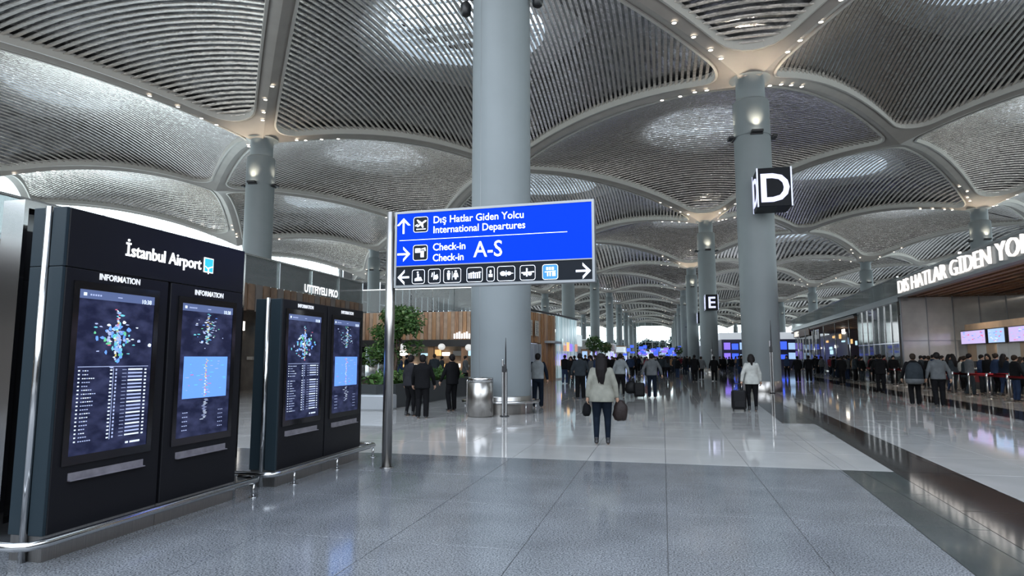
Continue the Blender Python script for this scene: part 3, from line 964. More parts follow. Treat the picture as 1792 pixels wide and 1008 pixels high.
hand = [[(.25, .45), (.34, .45), (.40, .75), (.30, .75)], circ(.65, .42, .17), [(.42, .25), (.50, .25), (.52, .8), (.46, .8)], line_(.55, .3, .75, .62, .07)]
toilet = [circ(.3, .78, .07), [(.2, .68), (.4, .68), (.36, .22), (.24, .22)], line_(.5, .2, .5, .8, .02), circ(.7, .78, .07), [(.6, .68), (.8, .68), (.86, .38), (.54, .38)], [(.64, .38), (.76, .38), (.74, .22), (.66, .22)]]
bars = [[(.12 + .13 * k, .25), (.20 + .13 * k, .25), (.20 + .13 * k, .60 + .05 * (k % 3)), (.12 + .13 * k, .60 + .05 * (k % 3))] for k in range(6)] + [line_(.1, .56, .9, .66, .05)]
small = [[(.25, .3), (.75, .3), (.75, .5), (.25, .5)], circ(.5, .66, .13)]
eur = [circ(.32, .5, .16), circ(.66, .5, .13), line_(.5, .3, .5, .7, .04), line_(.15, .55, .9, .50, .04)]
cross = [line_(.1, .5, .92, .55, .08), [(.40, .25), (.50, .25), (.50, .8), (.40, .8)], circ(.65, .42, .12), circ(.30, .42, .09)]
ebd = [[(.25, .62), (.38, .62), (.38, .82), (.25, .82)], [(.43, .62), (.55, .62), (.55, .82), (.43, .82)], [(.60, .62), (.74, .62), (.74, .82), (.60, .82)], line_(.15, .5, .85, .54, .06), [(.30, .22), (.38, .22), (.38, .48), (.30, .48)], [(.46, .22), (.54, .22), (.54, .48), (.46, .48)], [(.62, .22), (.84, .22), (.84, .46), (.62, .46)]]
zb_ = 2.685
for s0, w, shp, fill in ((.375, .205, pray, M_SIGNK), (.635, .195, hand, M_SIGNK), (.875, .275, toilet, M_SIGNK), (1.235, .245, bars, M_SIGNK), (1.54, .12, small, M_SIGNK), (1.70, .265, eur, M_SIGNK), (2.035, .225, cross, M_SIGNK), (2.36, .225, ebd, mat('sign_light_blue', (.02, .15, .7), .4, emit=(.02, .16, .72), es=1))):
    picto(s0, zb_, w, .215, black, fill, .007, shp)

# ================================================================ LETTER BOXES
def letter_box(ch, x, y, z, w, label, group=None, small=False):
    """box hung on a column; front face looks to -y"""
    root = empty('letter_box', (x, y, z), 0)
    tag(root, label, 'sign', group)
    b = MB(); b.cbox(-w / 2, -w / 2, -w * .62, w / 2, w / 2, w * .62, .02)
    b.build('housing', mat('box_black', (.005, .006, .010), .45, spec=.15), root)
    for sx in (-1, 1):
        for sy in (-1, 1):
            t = MB(); t.box(sx * w / 2 - .03, sy * w / 2 - .03, -w * .62, sx * w / 2 + .03, sy * w / 2 + .03, w * .62)
            t.build('lit_edge', mat('edge_lit', (.6, .6, .7), .4, emit=(.55, .6, .8), es=.8), root)
    t = MB(); t.box(-.04, w / 2, -.05, .04, w / 2 + .75, .05); t.box(-w / 2 - .5, w / 2, -.05, 0, w / 2 + .06, .05) if group else None; t.build('bracket', M_BLACK, root)
    lm = mat('letter_lit', (.5, .5, .6), .4, emit=(.66, .68, 1.0), es=1.05)
    text(ch, w * 1.28, lm, plane_m((0, -w / 2 - .012, -w * .46), (1, 0, 0)), root, name='lit_letter', align='CENTER', bold=.02 * w, depth=.01)
    text(ch, w * 1.28, lm, plane_m((-w / 2 - .012, 0, -w * .46), (0, -1, 0)), root, name='lit_letter', align='CENTER', bold=.02 * w, depth=.01)
    return root
letter_box('D', 5.13, 30.95, 9.32, 1.45, 'black box sign with a lit white letter D')
letter_box('E', 4.82, 66.0, 7.05, 1.22, 'black box sign with a lit white letter E')
letter_box('F', 5.9, 101.0, 7.6, 1.3, 'small black box sign with a partly hidden letter, left of the E sign')
for k, ch in enumerate('GHKL'):
    letter_box(ch, 6.0 + k * .2, 136 + 35 * k, 7.9 + .3 * k, 1.7, 'tiny far black box sign, %s beyond the F sign' % ('first', 'second', 'third', 'fourth')[k], 'far letter boxes')

# ================================================================ BY THE NEAREST COLUMN
r = empty('litter_bin', (-4.89, 17.0, 0)); tag(r, 'round brushed steel litter bin in front of the thick nearest column', 'bin')
b = MB(); b.lathe((0, 0, 0), [(.33, .0), (.33, .03), (.35, .04), (.35, .92), (.33, .93)], 32, True, False); b.build('body', M_STEEL, r)
b = MB(); b.lathe((0, 0, 0), [(.33, .93), (.355, .94), (.355, 1.04), (.34, 1.06), (.20, 1.06), (.19, .98)], 32, False, True); b.build('lid', M_STEELP, r)
b = MB(); b.tube([(-.36, -.02, .1), (-.385, -.02, .15), (-.385, -.02, .95), (-.36, -.02, 1.0)], .02, 8); b.build('handle', M_STEELP, r)
r = empty('ring_bench', (-4.71, 18.55, 0)); tag(r, 'steel ring rail around the foot of the thick nearest column', 'bench')
b = MB(); b.lathe((0, 0, 0), [(.925, .30), (1.14, .30), (1.16, .32), (1.16, .36), (1.14, .375), (.925, .375), (.925, .30)], 44, False, False); b.build('seat_ring', M_STEELP, r)
b = MB(); b.lathe((0, 0, 0), [(.945, .0), (.945, .30)], 44, False, False); b.build('skirt', M_STEEL, r)
for a in (-2.6, -2.0, -.6, -.1, .9, 2.2):
    b = MB(); b.tube([(1.08 * math.cos(a), 1.08 * math.sin(a), .0), (1.08 * math.cos(a), 1.08 * math.sin(a), .31)], .016, 8); b.build('leg', M_STEELP, r)

def totem(label, x, y, h):
    r = empty('slim_post', (x, y, 0)); tag(r, label, 'post')
    b = MB(); b.lathe((0, 0, 0), [(.13, 0), (.13, .02), (.05, .03)], 16); b.build('base', M_BLACK, r)
    b = MB(); b.cbox(-.075, -.04, .02, -.02, .04, h * .72, .01); b.cbox(.02, -.04, .02, .075, .04, h * .60, .01); b.build('post_blade', M_STEELP, r)
    b = MB(); b.cbox(-.045, -.03, .10, .045, .03, h * .66, .01); b.build('dark_core', mat('post_dark', (.04, .035, .035), .25), r)
    b = MB(); b.tube([(.03, 0, h * .6), (.03, 0, h * .86), (.03, 0, h)], [.02, .018, .006], 8); b.build('antenna', M_BLACK, r)
    b = MB(); b.cbox(-.06, -.06, h * .56, .06, .0, h * .64, .01); b.build('camera_head', M_BLACK, r)
    return r
totem('slim dark post beside the litter bin at the nearest column', -4.26, 17.2, 2.15)
totem('slim tall post standing before the column with the letter D', 4.80, 31.1, 3.3)
totem('slim tall post standing before the column with the letter E', 4.75, 66.2, 3.4)
for sx in (-1, 1):
    r = empty('spotlight', (-4.71 + sx * 1.05, 18.5, 12.95)); tag(r, 'black spotlight at the picture top, %s side of the nearest column' % ('left' if sx < 0 else 'right'), 'spotlight')
    b = MB(); b.lathe((sx * .12, 0, -.2), [(.10, -.25), (.16, -.2), (.18, .1), (.10, .2)], 14); b.build('lamp_head', M_BLACK, r)
    b = MB(); b.tube([(-sx * .2, 0, .05), (sx * .05, 0, .10), (sx * .12, 0, 0)], .03, 8); b.build('arm', M_BLACK, r)
# ================================================================ RIGHT: CHECK-IN HALL (its frame is turned 3 degrees)
SK = math.atan(.053)
def Wp(x, y, z=0): return (x * math.cos(SK) + y * math.sin(SK) * 1.0, y * math.cos(SK) - x * math.sin(SK), z)
def wroot(name, x, y, label, cat, group=None, kind=None, z=0):
    r = empty(name, Wp(x, y, z), -SK)
    tag(r, label, cat, group, kind)
    return r
M_FASC = mat('fascia_grey', (.20, .22, .23), .3, .6)
M_GREYW = mat('glazed_grey', (.50, .48, .46), .14, .2, var=.3, vs=.5)
M_WARM = mat('strip_warm', (1, 1, 1), .5, emit=(1, .93, .82), es=3.5)
M_WALLW = mat('wall_light', (.52, .50, .48), .35, var=.1, vs=.6)
M_TAN = mat('panel_tan', (.42, .27, .16), .4, var=.15, vs=1.5)

r = wroot('letter_fascia', 12, 44.5, 'long grey fascia with large lit lettering above the check-in hall', 'fascia')
b = MB(); b.box(0, -62, 5.42, .3, 0, 6.38); b.build('board', M_FASC, r)
b = MB(); b.box(-.06, -62, 5.33, .34, .02, 5.44); b.box(-.06, -62, 6.36, .34, .02, 6.46); b.box(-.03, -.02, 5.44, .33, .04, 6.36); b.build('edge_trim', M_ALU, r)
me = text_mesh('DIS HATLAR GİDEN YOLCU', 1.12, .05, -.012)
xs = [v.co.x for v in me.vertices]; wdt = max(xs) - min(xs)
for v in me.vertices: v.co.x *= 18.3 / wdt
me.transform(plane_m((-.08, -.25, 5.53), (0, -1, 0))); me.materials.clear(); me.materials.append(mat('fascia_letters', (.9, .88, .85), .4, emit=(1.0, .92, .86), es=1.0))
link(bpy.data.objects.new('lit_lettering', me), r)

r = wroot('slatted_soffit', 12.3, 44.4, 'dark wooden slatted soffit under the lit lettering fascia', 'soffit')
b = MB(); b.box(0, -62, 5.50, 7, 0, 5.56); b.build('backing', M_BLACK, r)
for k in range(34):
    b = MB(); z = 5.34 + .03 * (k % 3); b.box(.05 + k * .195, -62, z, .14 + k * .195, -.02, 5.50)
    b.build('slat', M_WOOD if k % 4 else M_WOODD, r)
r = wroot('ceiling_strip_light', 18.8, 44.3, 'long thin warm strip light at the back edge of the wooden soffit', 'light')
b = MB(); b.box(-.05, -60, 5.24, .05, 0, 5.33); b.build('housing', M_ALU, r); b = MB(); b.box(-.04, -60, 5.215, .04, 0, 5.238); b.build('lamp_strip', M_WARM, r)
for k in range(5):
    r = wroot('soffit_fill_lamp', 14.6, 42 - k * 5.2, '%s added fill lamp set above the wooden soffit slats' % ('farthest', 'second farthest', 'middle', 'second nearest', 'nearest')[k], 'lamp', 'added fill lamps in the soffit', z=5.465)
    b = MB(); b.box(-.12, -2.4, -.02, .12, 0, .04); b.build('housing', M_ALU, r)
    b = MB(); b.box(-.09, -2.35, -.028, .09, -.05, -.021); b.build('lamp_strip', M_WALLW, r)
    l = bpy.data.lights.new('soffit_fill_light', 'SPOT'); l.spot_size = 2.7; l.spot_blend = .9; l.shadow_soft_size = .12; l.energy = 420; l.color = (1, .93, .84)
    o = bpy.data.objects.new('soffit_fill_light', l); o.location = (0, -1.2, -.16); link(o, r)
r = wroot('wall_right', 19.2, 44.4, None, None, kind='structure')
b = MB(); b.box(0, -66, 0, .3, 60, 5.3); b.build('wall_sheet', mat('bulkhead_dark', (.035, .035, .04), .35), r)
# glazed wall across the hall end
r = wroot('glazed_wall', 12.1, 44.7, 'tall grey glazed wall closing the end of the check-in bay', 'wall')
for k in range(5):
    b = MB(); b.box(.05 + k * 1.4, 0, .1, 1.42 + k * 1.4, .04, 2.62); b.build('glass_panel', M_GREYW, r)
    b = MB(); b.box(.05 + k * 1.4, 0, 2.66, 1.42 + k * 1.4, .04, 5.3); b.build('glass_panel', M_GREYW, r)
for k in range(6):
    b = MB(); b.box(k * 1.4 + .0, -.05, 0, k * 1.4 + .05, .06, 5.34); b.build('mullion', M_ALU, r)
b = MB(); b.box(0, -.02, 0, 7, .05, .1); b.box(0, -.02, 2.62, 7, .05, 2.66); b.build('rail', M_ALU, r)

# desk wall with monitors
r = wroot('desk_wall', 15.3, 44.0, 'wood and white panelled wall behind the check-in desks', 'wall')
b = MB(); b.box(-.06, -26, 3.05, .3, 0, 3.55); b.build('wood_band', M_TAN, r)
for k in range(20):
    b = MB(); b.box(0, -(k + 1) * 1.3 + .02, .0, .12, -k * 1.3, 3.05)
    b.build('wall_panel', (M_TAN, M_WALLW, M_TAN, M_WALLW, M_WALLW)[k % 5], r)
M_MON = mat('monitor_pink', (.1, .1, .2), .3, emit=(.62, .50, .85), es=1.0)
M_MON2 = mat('monitor_blue', (.1, .1, .2), .3, emit=(.40, .60, .90), es=1.0)
M_MON3 = mat('monitor_red', (.3, .1, .1), .3, emit=(.75, .12, .35), es=1.0)
def monitor(y0, w, k):
    r = wroot('flight_monitor', 15.0, y0, ('%s wall monitor above the check-in desks, glowing pink and blue' % ('farthest', 'second', 'third', 'fourth', 'fifth', 'sixth')[k]), 'monitor', 'monitors above the check-in desks', z=2.35)
    b = MB(); b.cbox(-.03, -w, 0, .12, 0, .82, .01); b.build('housing', M_BLACK, r)
    b = MB(); b.box(-.036, -w + .05, .05, -.03, -.05, .77); b.build('display', M_MON if k % 3 != 1 else M_MON2, r)
    rn = random.Random(k); b = MB()
    for q in range(26):
        b.mi = rn.choice((0, 1, 2, 3)); y = -rn.uniform(.12, w - .3); z = rn.uniform(.1, .68); h = rn.uniform(.02, .07)
        b.quad((-.038, y, z), (-.038, y - rn.uniform(.08, .3), z), (-.038, y - .2, z + h), (-.038, y, z + h))
    b.build('picture', [M_MON2, M_MON3, M_SWHITE, M_SBLUE], r)
    b = MB(); b.box(.12, -w / 2 - .1, .3, .32, -w / 2 + .1, .5); b.build('wall_bracket', M_BLACK, r)
for k, (y0, w) in enumerate(((43.9, 3.4), (40.2, 2.0), (37.8, 3.2), (34.2, 3.2), (30.6, 3.2), (27, 3.2))): monitor(y0, w, k)
# counters
for k in range(8):
    r = wroot('check_in_desk', 13.75, 43 - k * 2.6, '%s check-in counter with a red front below the desk wall' % ('farthest', 'second farthest', 'third farthest', 'fourth farthest', 'fifth farthest', 'sixth farthest', 'seventh farthest', 'nearest')[k], 'counter', 'check-in counters')
    b = MB(); b.cbox(0, -2.2, 0, .7, 0, 1.0, .02); b.build('body', mat('desk_dark', (.05, .05, .055), .4), r)
    b = MB(); b.box(-.015, -2.1, .35, 0, -.1, .85); b.build('front_panel', mat('desk_red', (.35, .02, .03), .4), r)
    b = MB(); b.cbox(-.08, -2.25, 1.0, .75, .05, 1.05, .01); b.build('counter_top', M_WHITE, r)
    b = MB(); b.cbox(.15, -1.4, 1.12, .2, -.9, 1.42, .01); b.box(.17, -1.2, 1.05, .19, -1.1, 1.14); b.build('desk_monitor', M_BLACK, r)

# barrier stanchions with red belts
M_BELT = mat('belt_red', (.45, .012, .02), .5)
def make_stanchion():
    r = empty('barrier_post')
    b = MB(); b.lathe((0, 0, 0), [(.17, 0), (.17, .015), (.05, .035)], 18); b.build('foot', M_STEEL, r)
    b = MB(); b.lathe((0, 0, 0), [(.034, .03), (.034, .90)], 12); b.build('post', M_STEEL, r)
    b = MB(); b.lathe((0, 0, 0), [(.042, .84), (.046, .86), (.046, .99), (.03, 1.0)], 12); b.build('belt_head', M_STEELP, r)
    return r
st = make_stanchion(); first = True
ord_ = ['nearest', 'second', 'third', 'fourth', 'fifth', 'sixth', 'seventh', 'eighth', 'ninth', 'tenth', 'eleventh', 'twelfth', 'thirteenth', 'fourteenth', 'fifteenth', 'sixteenth', 'seventeenth', 'eighteenth', 'nineteenth', 'twentieth']
rows = [(10.75, 24.0, 19, 'front'), (11.75, 24.6, 14, 'middle'), (12.75, 24.2, 11, 'rear')]
for x, ys, n, rn in rows:
    for k in range(n):
        y = ys + k * 1.75
        o = st if first else copy_tree(st); first = False
        o.location = Wp(x, y); o.rotation_euler = (0, 0, -SK)
        tag(o, 'steel barrier post with red belts, %s one in the %s row of the queue' % (ord_[k], rn), 'barrier post', 'barrier posts in the %s row' % rn)
        if k < n - 1:
            b = MB(); b.box(-.004, .04, .875, .004, 1.71, .955)
            bl = b.build('belt', M_BELT, o)
for k, (y) in enumerate((24.2, 31.2, 38.2, 45.4)):
    r = wroot('cross_belt', 10.75, y, 'red belt stretched across the queue lanes, %s from the camera' % ord_[k], 'belt', 'belts across the lanes')
    b = MB(); b.box(.05, -.004, .875, .95, .004, .955); b.box(1.05, -.004, .875, 1.95, .004, .955); b.build('belt_strip', M_BELT, r)

# upper band and glass front going away from the fascia
r = wroot('glass_balustrade', 12.05, 44.7, 'long glass balustrade band running away above the glass shop fronts', 'balustrade')
for k in range(16):
    b = MB(); b.box(0, k * 3 + .03, 5.5, .03, k * 3 + 2.97, 6.6); b.build('glass_panel', M_GLASSG, r)
b = MB(); b.box(-.05, 0, 6.6, .07, 48, 6.66); b.build('handrail', M_STEELP, r)
b = MB(); b.box(-.06, 0, 5.1, .5, 48, 5.5); b.build('slab_edge', M_FASC, r)
b = MB(); b.box(.5, 0, 5.2, 7, 48, 5.45); b.build('deck', M_WOODD, r)
def glass_front(x, y0, y1, n, z1, label):
    r = wroot('glass_shop_front', x, y0, label, 'shop front')
    d = (y1 - y0) / n
    for k in range(n):
        b = MB(); b.box(0, k * d + .03, .08, .02, (k + 1) * d - .03, z1 - .05); b.build('pane', M_GLASSG, r)
        b = MB(); b.box(-.05, k * d - .03, 0, .07, k * d + .03, z1); b.build('mullion', M_STEELP, r)
    b = MB(); b.box(-.04, 0, 0, .06, y1 - y0, .08); b.box(-.04, 0, z1 - .05, .06, y1 - y0, z1); b.box(-.03, 0, 2.5, .04, y1 - y0, 2.56); b.build('rail', M_STEELP, r)
    b = MB(); b.box(2.6, 0, .1, 2.7, y1 - y0, z1 - .3); b.build('inner_wall', M_WALLW, r)
    rn = random.Random(int(y0))
    for k in range(9):
        b = MB(); yy = rn.uniform(.5, y1 - y0 - 1); z = rn.uniform(1.2, 4.2); b.box(2.5, yy, z, 2.58, yy + rn.uniform(.3, 1.4), z + rn.uniform(.1, .5))
        b.build('lit_shelf', (M_WARM, mat('shelf_gold', (.5, .3, .1), .4, emit=(.8, .5, .2), es=1.2), mat('shelf_cool', (.3, .5, .6), .4, emit=(.5, .75, .9), es=1.2))[k % 3], r)
glass_front(12.1, 45.2, 56, 7, 5.1, 'bright glass shop front just beyond the lit lettering fascia')
glass_front(12.3, 74, 92, 8, 4.6, 'far glass shop front behind the queue of people on the right')
r = wroot('lit_sign_band', 11.9, 78, 'small far sign band with light lettering right of the letter D column', 'sign')
b = MB(); b.box(0, 0, 4.15, .1, 12, 4.95); b.build('board', M_WOODD, r)
tm = text_mesh('A VOKI G', .85, .02, .02); tm.transform(plane_m((-.02, 11.2, 4.25), (0, -1, 0))); tm.materials.clear(); tm.materials.append(mat('letters_cream', (.8, .8, .7), .4, emit=(.9, .85, .75), es=1)); link(bpy.data.objects.new('lettering', tm), r)
r = wroot('wood_canopy', 11.9, 56.3, 'dark slatted wooden canopy over the far queue on the right', 'canopy')
b = MB(); b.box(0, 0, 4.9, 6.5, 36, 5.0); b.build('backing', M_BLACK, r)
for k in range(24):
    b = MB(); b.box(.05 + k * .26, 0, 4.75, .2 + k * .26, 36, 4.9); b.build('slat', M_WOOD if k % 3 else M_WOODD, r)
r = wroot('queue_back_wall', 16.5, 57, 'dim brown wall with lit panels behind the far queue', 'wall')
b = MB(); b.box(0, 0, 0, .2, 35, 4.75); b.build('wall_sheet', mat('brown_wall', (.10, .075, .055), .5, var=.4, vs=.7), r)
rn = random.Random(5)
for k in range(16):
    b = MB(); y = 1 + k * 2.1; z = rn.uniform(1.4, 3.2); b.box(-.06, y, z, -.01, y + rn.uniform(.5, 1.6), z + rn.uniform(.3, 1.0))
    b.build('lit_panel', (MATS['shelf_gold'], M_MON2, M_MON, M_WALLW, MATS['shelf_cool'])[k % 5], r)
for k in range(6):
    r = wroot('canopy_post', 11.9, 58 + k * 5.6, '%s slim steel post under the far wooden canopy' % ord_[k], 'post', 'canopy posts')
    b = MB(); b.tube([(0, 0, 0), (0, 0, 4.7)], .05, 8); b.lathe((0, 0, 0), [(.12, 0), (.12, .03), (.06, .05)], 10); b.build('shaft', M_STEELP, r)
r = wroot('hall_roof_block', 13.2, -20, None, None, kind='structure'); r.name = 'trim_1'
b = MB(); b.box(0, 0, 5.62, 6.3, 64, 6.0); b.build('roof_slab', M_FASC, r)
# far right: shops beyond the letter E column
r = empty('far_shop_row', (8.6, 100, 0)); tag(r, 'far blue and purple lit shops between the D and E columns', 'shop')
b = MB(); b.box(0, 0, 0, 14, 60, 5.2); b.build('block', mat('shop_dark', (.03, .03, .07), .4), r)
b = MB(); b.box(-.3, -.3, 4.3, 14, 60, 5.3); b.build('white_fascia', mat('white_lit', (.6, .6, .65), .4, emit=(.6, .65, .7), es=.6), r)
rn = random.Random(9)
M_PUR = mat('led_purple', (.2, .1, .5), .4, emit=(.25, .16, .85), es=1.2); M_BLU = mat('led_blue', (.05, .1, .6), .4, emit=(.05, .12, .95), es=1.2)
for k in range(24):
    b = MB(); x = .3 + (k % 12) * 1.12; z = 1.4 + 1.4 * (k // 12); b.box(x, -.12, z, x + .9, -.02, z + rn.uniform(.6, 1.2)); b.build('lit_panel', (M_PUR, M_BLU, M_MON2)[k % 3], r)

# ================================================================ LEFT: MEZZANINE, SHOPS, PLANTER
r = empty('mezzanine', (-16, 32, 0)); tag(r, 'left mezzanine with glass balustrade and white lettering above dark shops', 'mezzanine')
b = MB(); b.box(-8, -52, 4.05, 0, 0, 4.5); b.build('floor_slab', mat('slab_brown', (.12, .10, .09), .5), r)
for k in range(20):
    b = MB(); b.box(.0, -(k + 1) * 2.6 + .03, 4.55, .03, -k * 2.6 - .03, 5.66); b.build('glass_panel', M_GLASSG, r)
b = MB(); b.box(-.04, -52, 5.66, .07, 0, 5.72); b.build('handrail', M_STEELP, r)
for k in range(60):
    b = MB(); b.box(.01, -k * .5 - .44, 3.45 + .05 * (k % 2), .06, -k * .5 - .02, 4.54); b.build('fascia_board', M_WOODD if k % 3 else MATS['slab_brown'], r)
text('UTTFIYELI PKO', .50, M_LIT, plane_m((.06, -5.9, 4.62), (0, 1, 0)), r, name='lit_lettering', bold=.012, sx=.92)
b = MB(); b.box(-8, -.15, 0, 0, 0, 4.05); b.build('end_wall', M_WOODD, r)
b = MB(); b.box(-4, -52, 0, -3.8, -.2, 4.05); b.build('back_wall', mat('shop_back', (.12, .10, .085), .5, var=.5, vs=1.1), r)
rn = random.Random(21)
for k in range(26):
    b = MB(); y = -1.2 - k * 1.1; z = rn.choice((.8, 1.5, 2.2, 2.9)); b.box(-3.8, y, z, -3.5, y + rn.uniform(.4, .9), z + rn.uniform(.15, .5))
    b.build('lit_shelf', (M_WARM, MATS['shelf_gold'], MATS['shelf_cool'], M_WALLW)[k % 4], r)
for k in range(9):
    b = MB(); b.box(-.25, -k * 4 - .3, 0, .0, -k * 4, 4.05); b.build('pier', M_WOODD, r)
# back facade across (y=38) and receding front
def board_wall(root, p0, p1, z0, z1, n, mats, wave=.06, name='board', thick=.08):
    p0, p1 = Vector(p0), Vector(p1); d = (p1 - p0) / n; u = d.normalized(); nv = Vector((u.y, -u.x))
    for k in range(n):
        o = nv * (wave * math.sin(k * .7))
        a = p0 + d * (k + .04) + o; c = p0 + d * (k + .96) + o; t = nv * -thick
        b = MB(); b.hexa([(a.x, a.y, z0), (c.x, c.y, z0), (c.x + t.x, c.y + t.y, z0), (a.x + t.x, a.y + t.y, z0), (a.x, a.y, z1), (c.x, c.y, z1), (c.x + t.x, c.y + t.y, z1), (a.x + t.x, a.y + t.y, z1)])
        b.build(name, mats[k % len(mats)], root)
M_WOODL = mat('wood_light', (.46, .25, .12), .4, var=.25, vs=2.5, stretch=(6, 6, .5))
r = empty('wooden_shop_front', (-13.5, 38, 0)); tag(r, 'wood-boarded shop front with glass balustrade behind the planted tree', 'shop front')
board_wall(r, (-6.5, 0), (5.2, 0), 2.72, 4.48, 46, (mat('wood_pinkish', (.44, .30, .21), .5, var=.2, vs=3), M_WOOD, MATS['wood_pinkish'], M_WOODL))
b = MB(); b.box(-6.5, -.25, 2.3, 5.2, .1, 2.72); b.build('dark_lintel', mat('lintel', (.03, .028, .028), .4), r)
b = MB(); b.box(-6.5, .1, 4.3, 5.2, 8, 4.5); b.build('floor_slab', M_FASC, r)
for k in range(8):
    b = MB(); b.box(-6.4 + k * 1.45, -.02, 4.55, -5.0 + k * 1.45, .01, 5.95); b.build('glass_panel', M_GLASSG, r)
b = MB(); b.box(-6.5, -.04, 5.95, 5.2, .04, 6.0); b.build('handrail', M_STEELP, r)
for k, x in enumerate((-6.4, -3.6, -.9, 1.3, 3.1, 4.9)):
    b = MB(); b.box(x, 0, 0, x + .35, .35, 2.3); b.build('pier', M_WOOD if k % 2 else M_WOODL, r)
b = MB()
for k in range(7): b.box(.9 + k * .16, -.3, 2.78, 1.0 + k * .16, -.26, 3.08 + .06 * (k % 3))
tag(b.build('lit_strokes', M_LIT, r), kind='stuff')
b = MB(); b.box(-6.5, 7.8, 0, 5.2, 8, 4.3); b.build('back_wall', mat('warm_wall', (.22, .15, .10), .5, var=.5, vs=.9), r)
rn = random.Random(4)
for k in range(26):
    b = MB(); x = -6 + (k % 13) * .85; z = .9 if k < 13 else 1.75; w = rn.uniform(.3, .7); h = rn.uniform(.15, .5)
    b.box(x, 7.5, z, x + w, 7.75, z + h); b.build('lit_shelf', (MATS['shelf_gold'], M_WARM, M_WALLW, MATS['shelf_cool'])[k % 4], r)
for k, (x, y, z) in enumerate(((-12.9, 36.35, 2.25), (-11.2, 36.35, 2.2), (-15.4, 36.35, 2.25))):
    q = empty('pendant_lamp', (x, y, z)); tag(q, ('white globe lamp in front of the wooden shop front, %s' % ('middle one', 'right-hand one', 'left-hand one')[k]), 'lamp', 'globe lamps at the shop front')
    b = MB(); b.ell((0, 0, 0), (.22, .22, .2), 14, 10); b.build('globe', mat('globe_white', (.7, .7, .68), .4, emit=(.6, .58, .55), es=.8), q)
    b = MB(); b.tube([(0, 0, .18), (0, 0, .25), (0, 1.45, .5)], .012, 6); b.build('arm', M_BLACK, q)

r = empty('corner_shop_front', (-8.35, 38.4, 0)); tag(r, 'tall wood-boarded shop front receding beside the nearest column', 'shop front')
board_wall(r, (0, 0), (.40, 4.2), 2.6, 4.55, 16, (M_WOODL, M_WOOD), .1)
board_wall(r, (.40, 4.2), (.75, 8.2), 0, 4.6, 16, (M_WOODL, M_WOOD), .1)
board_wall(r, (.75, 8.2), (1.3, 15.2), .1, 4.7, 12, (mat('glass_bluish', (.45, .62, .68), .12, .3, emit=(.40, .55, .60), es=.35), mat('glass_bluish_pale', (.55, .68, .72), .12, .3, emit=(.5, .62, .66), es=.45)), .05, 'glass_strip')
pts = [Vector((.08, 0)), Vector((.5, 4.2)), Vector((.85, 8.2)), Vector((1.4, 15.2))]
b = MB(); b.tube([(p.x, p.y, 4.62 + .06 * i) for i, p in enumerate(pts)], .07, 8); b.build('dark_coping', M_BLACK, r)
for k in range(2):
    y = .6 + k * 1.4
    b = MB(); b.box(.16 + y * .1, y, 3.0, .20 + y * .1, y + 1.1, 4.0); b.build('poster', mat('poster_cream', (.55, .52, .46), .6), r)
    c = MB()
    for q in range(6): c.box(.20 + y * .1, y + .15, 3.12 + q * .13, .208 + y * .1, y + .15 + .5 + .25 * (q % 2), 3.17 + q * .13)
    c.build('poster_print', mat('print_grey', (.2, .2, .2), .6), r)
b = MB(); b.box(.02, .2, 0, .10, 4.0, 2.55); b.build('lit_window', mat('window_lilac', (.4, .45, .6), .3, emit=(.42, .48, .62), es=.7), r)
for k in range(5):
    b = MB(); b.box(.10, .3 + k * .75, .2, .16 + .09 * k, .36 + k * .75, 2.5); b.build('mullion', M_ALU, r)
b = MB(); b.box(.5, 4.6, 2.6, 1.2, 7.8, 2.75); b.build('canopy', M_ALU, r)
rn = random.Random(8)
for k in range(12):
    b = MB(); y = 8.4 + (k % 6) * 1.1; z = 1.0 + 1.1 * (k // 6); b.box(1.0 + .07 * (k % 6), y, z, 1.12 + .07 * (k % 6), y + .7, z + rn.uniform(.3, .9))
    b.build('window_display', (MATS['shelf_gold'], M_PUR, MATS['glass_bluish'], mat('display_coral', (.5, .2, .15), .4, emit=(.6, .3, .22), es=.8))[k % 4], r)

# planter with bench and tree
r = empty('planter', (-8.40, 18.6, 0)); tag(r, 'long dark planter box with a pale bench set into its near end', 'planter')
M_PLANT = mat('planter_dark', (.045, .05, .052), .4)
P = [(-4.4, 1.4), (-.35, 0), (.05, .6), (.25, 8.6), (-.3, 9.2), (-4.6, 9.2)]
b = MB(); b.rings([[(x, y, .0) for x, y in P], [(x, y, .76) for x, y in P], [(x * .97 - .06, y * .97 + .1, .76) for x, y in P], [(x * .97 - .06, y * .97 + .1, .62) for x, y in P]], False, True)
b.build('box', M_PLANT, r)
b = MB(); b.cbox(-1.15, -.42, 0, .22, .34, .46, .04); b.build('bench', mat('bench_pale', (.42, .44, .46), .3, .3), r)
b = MB(); b.rings([[(x * .95 - .06, y * .95 + .15, .64) for x, y in P]], False, True); b.build('soil', mat('soil', (.05, .035, .02), .9), r)

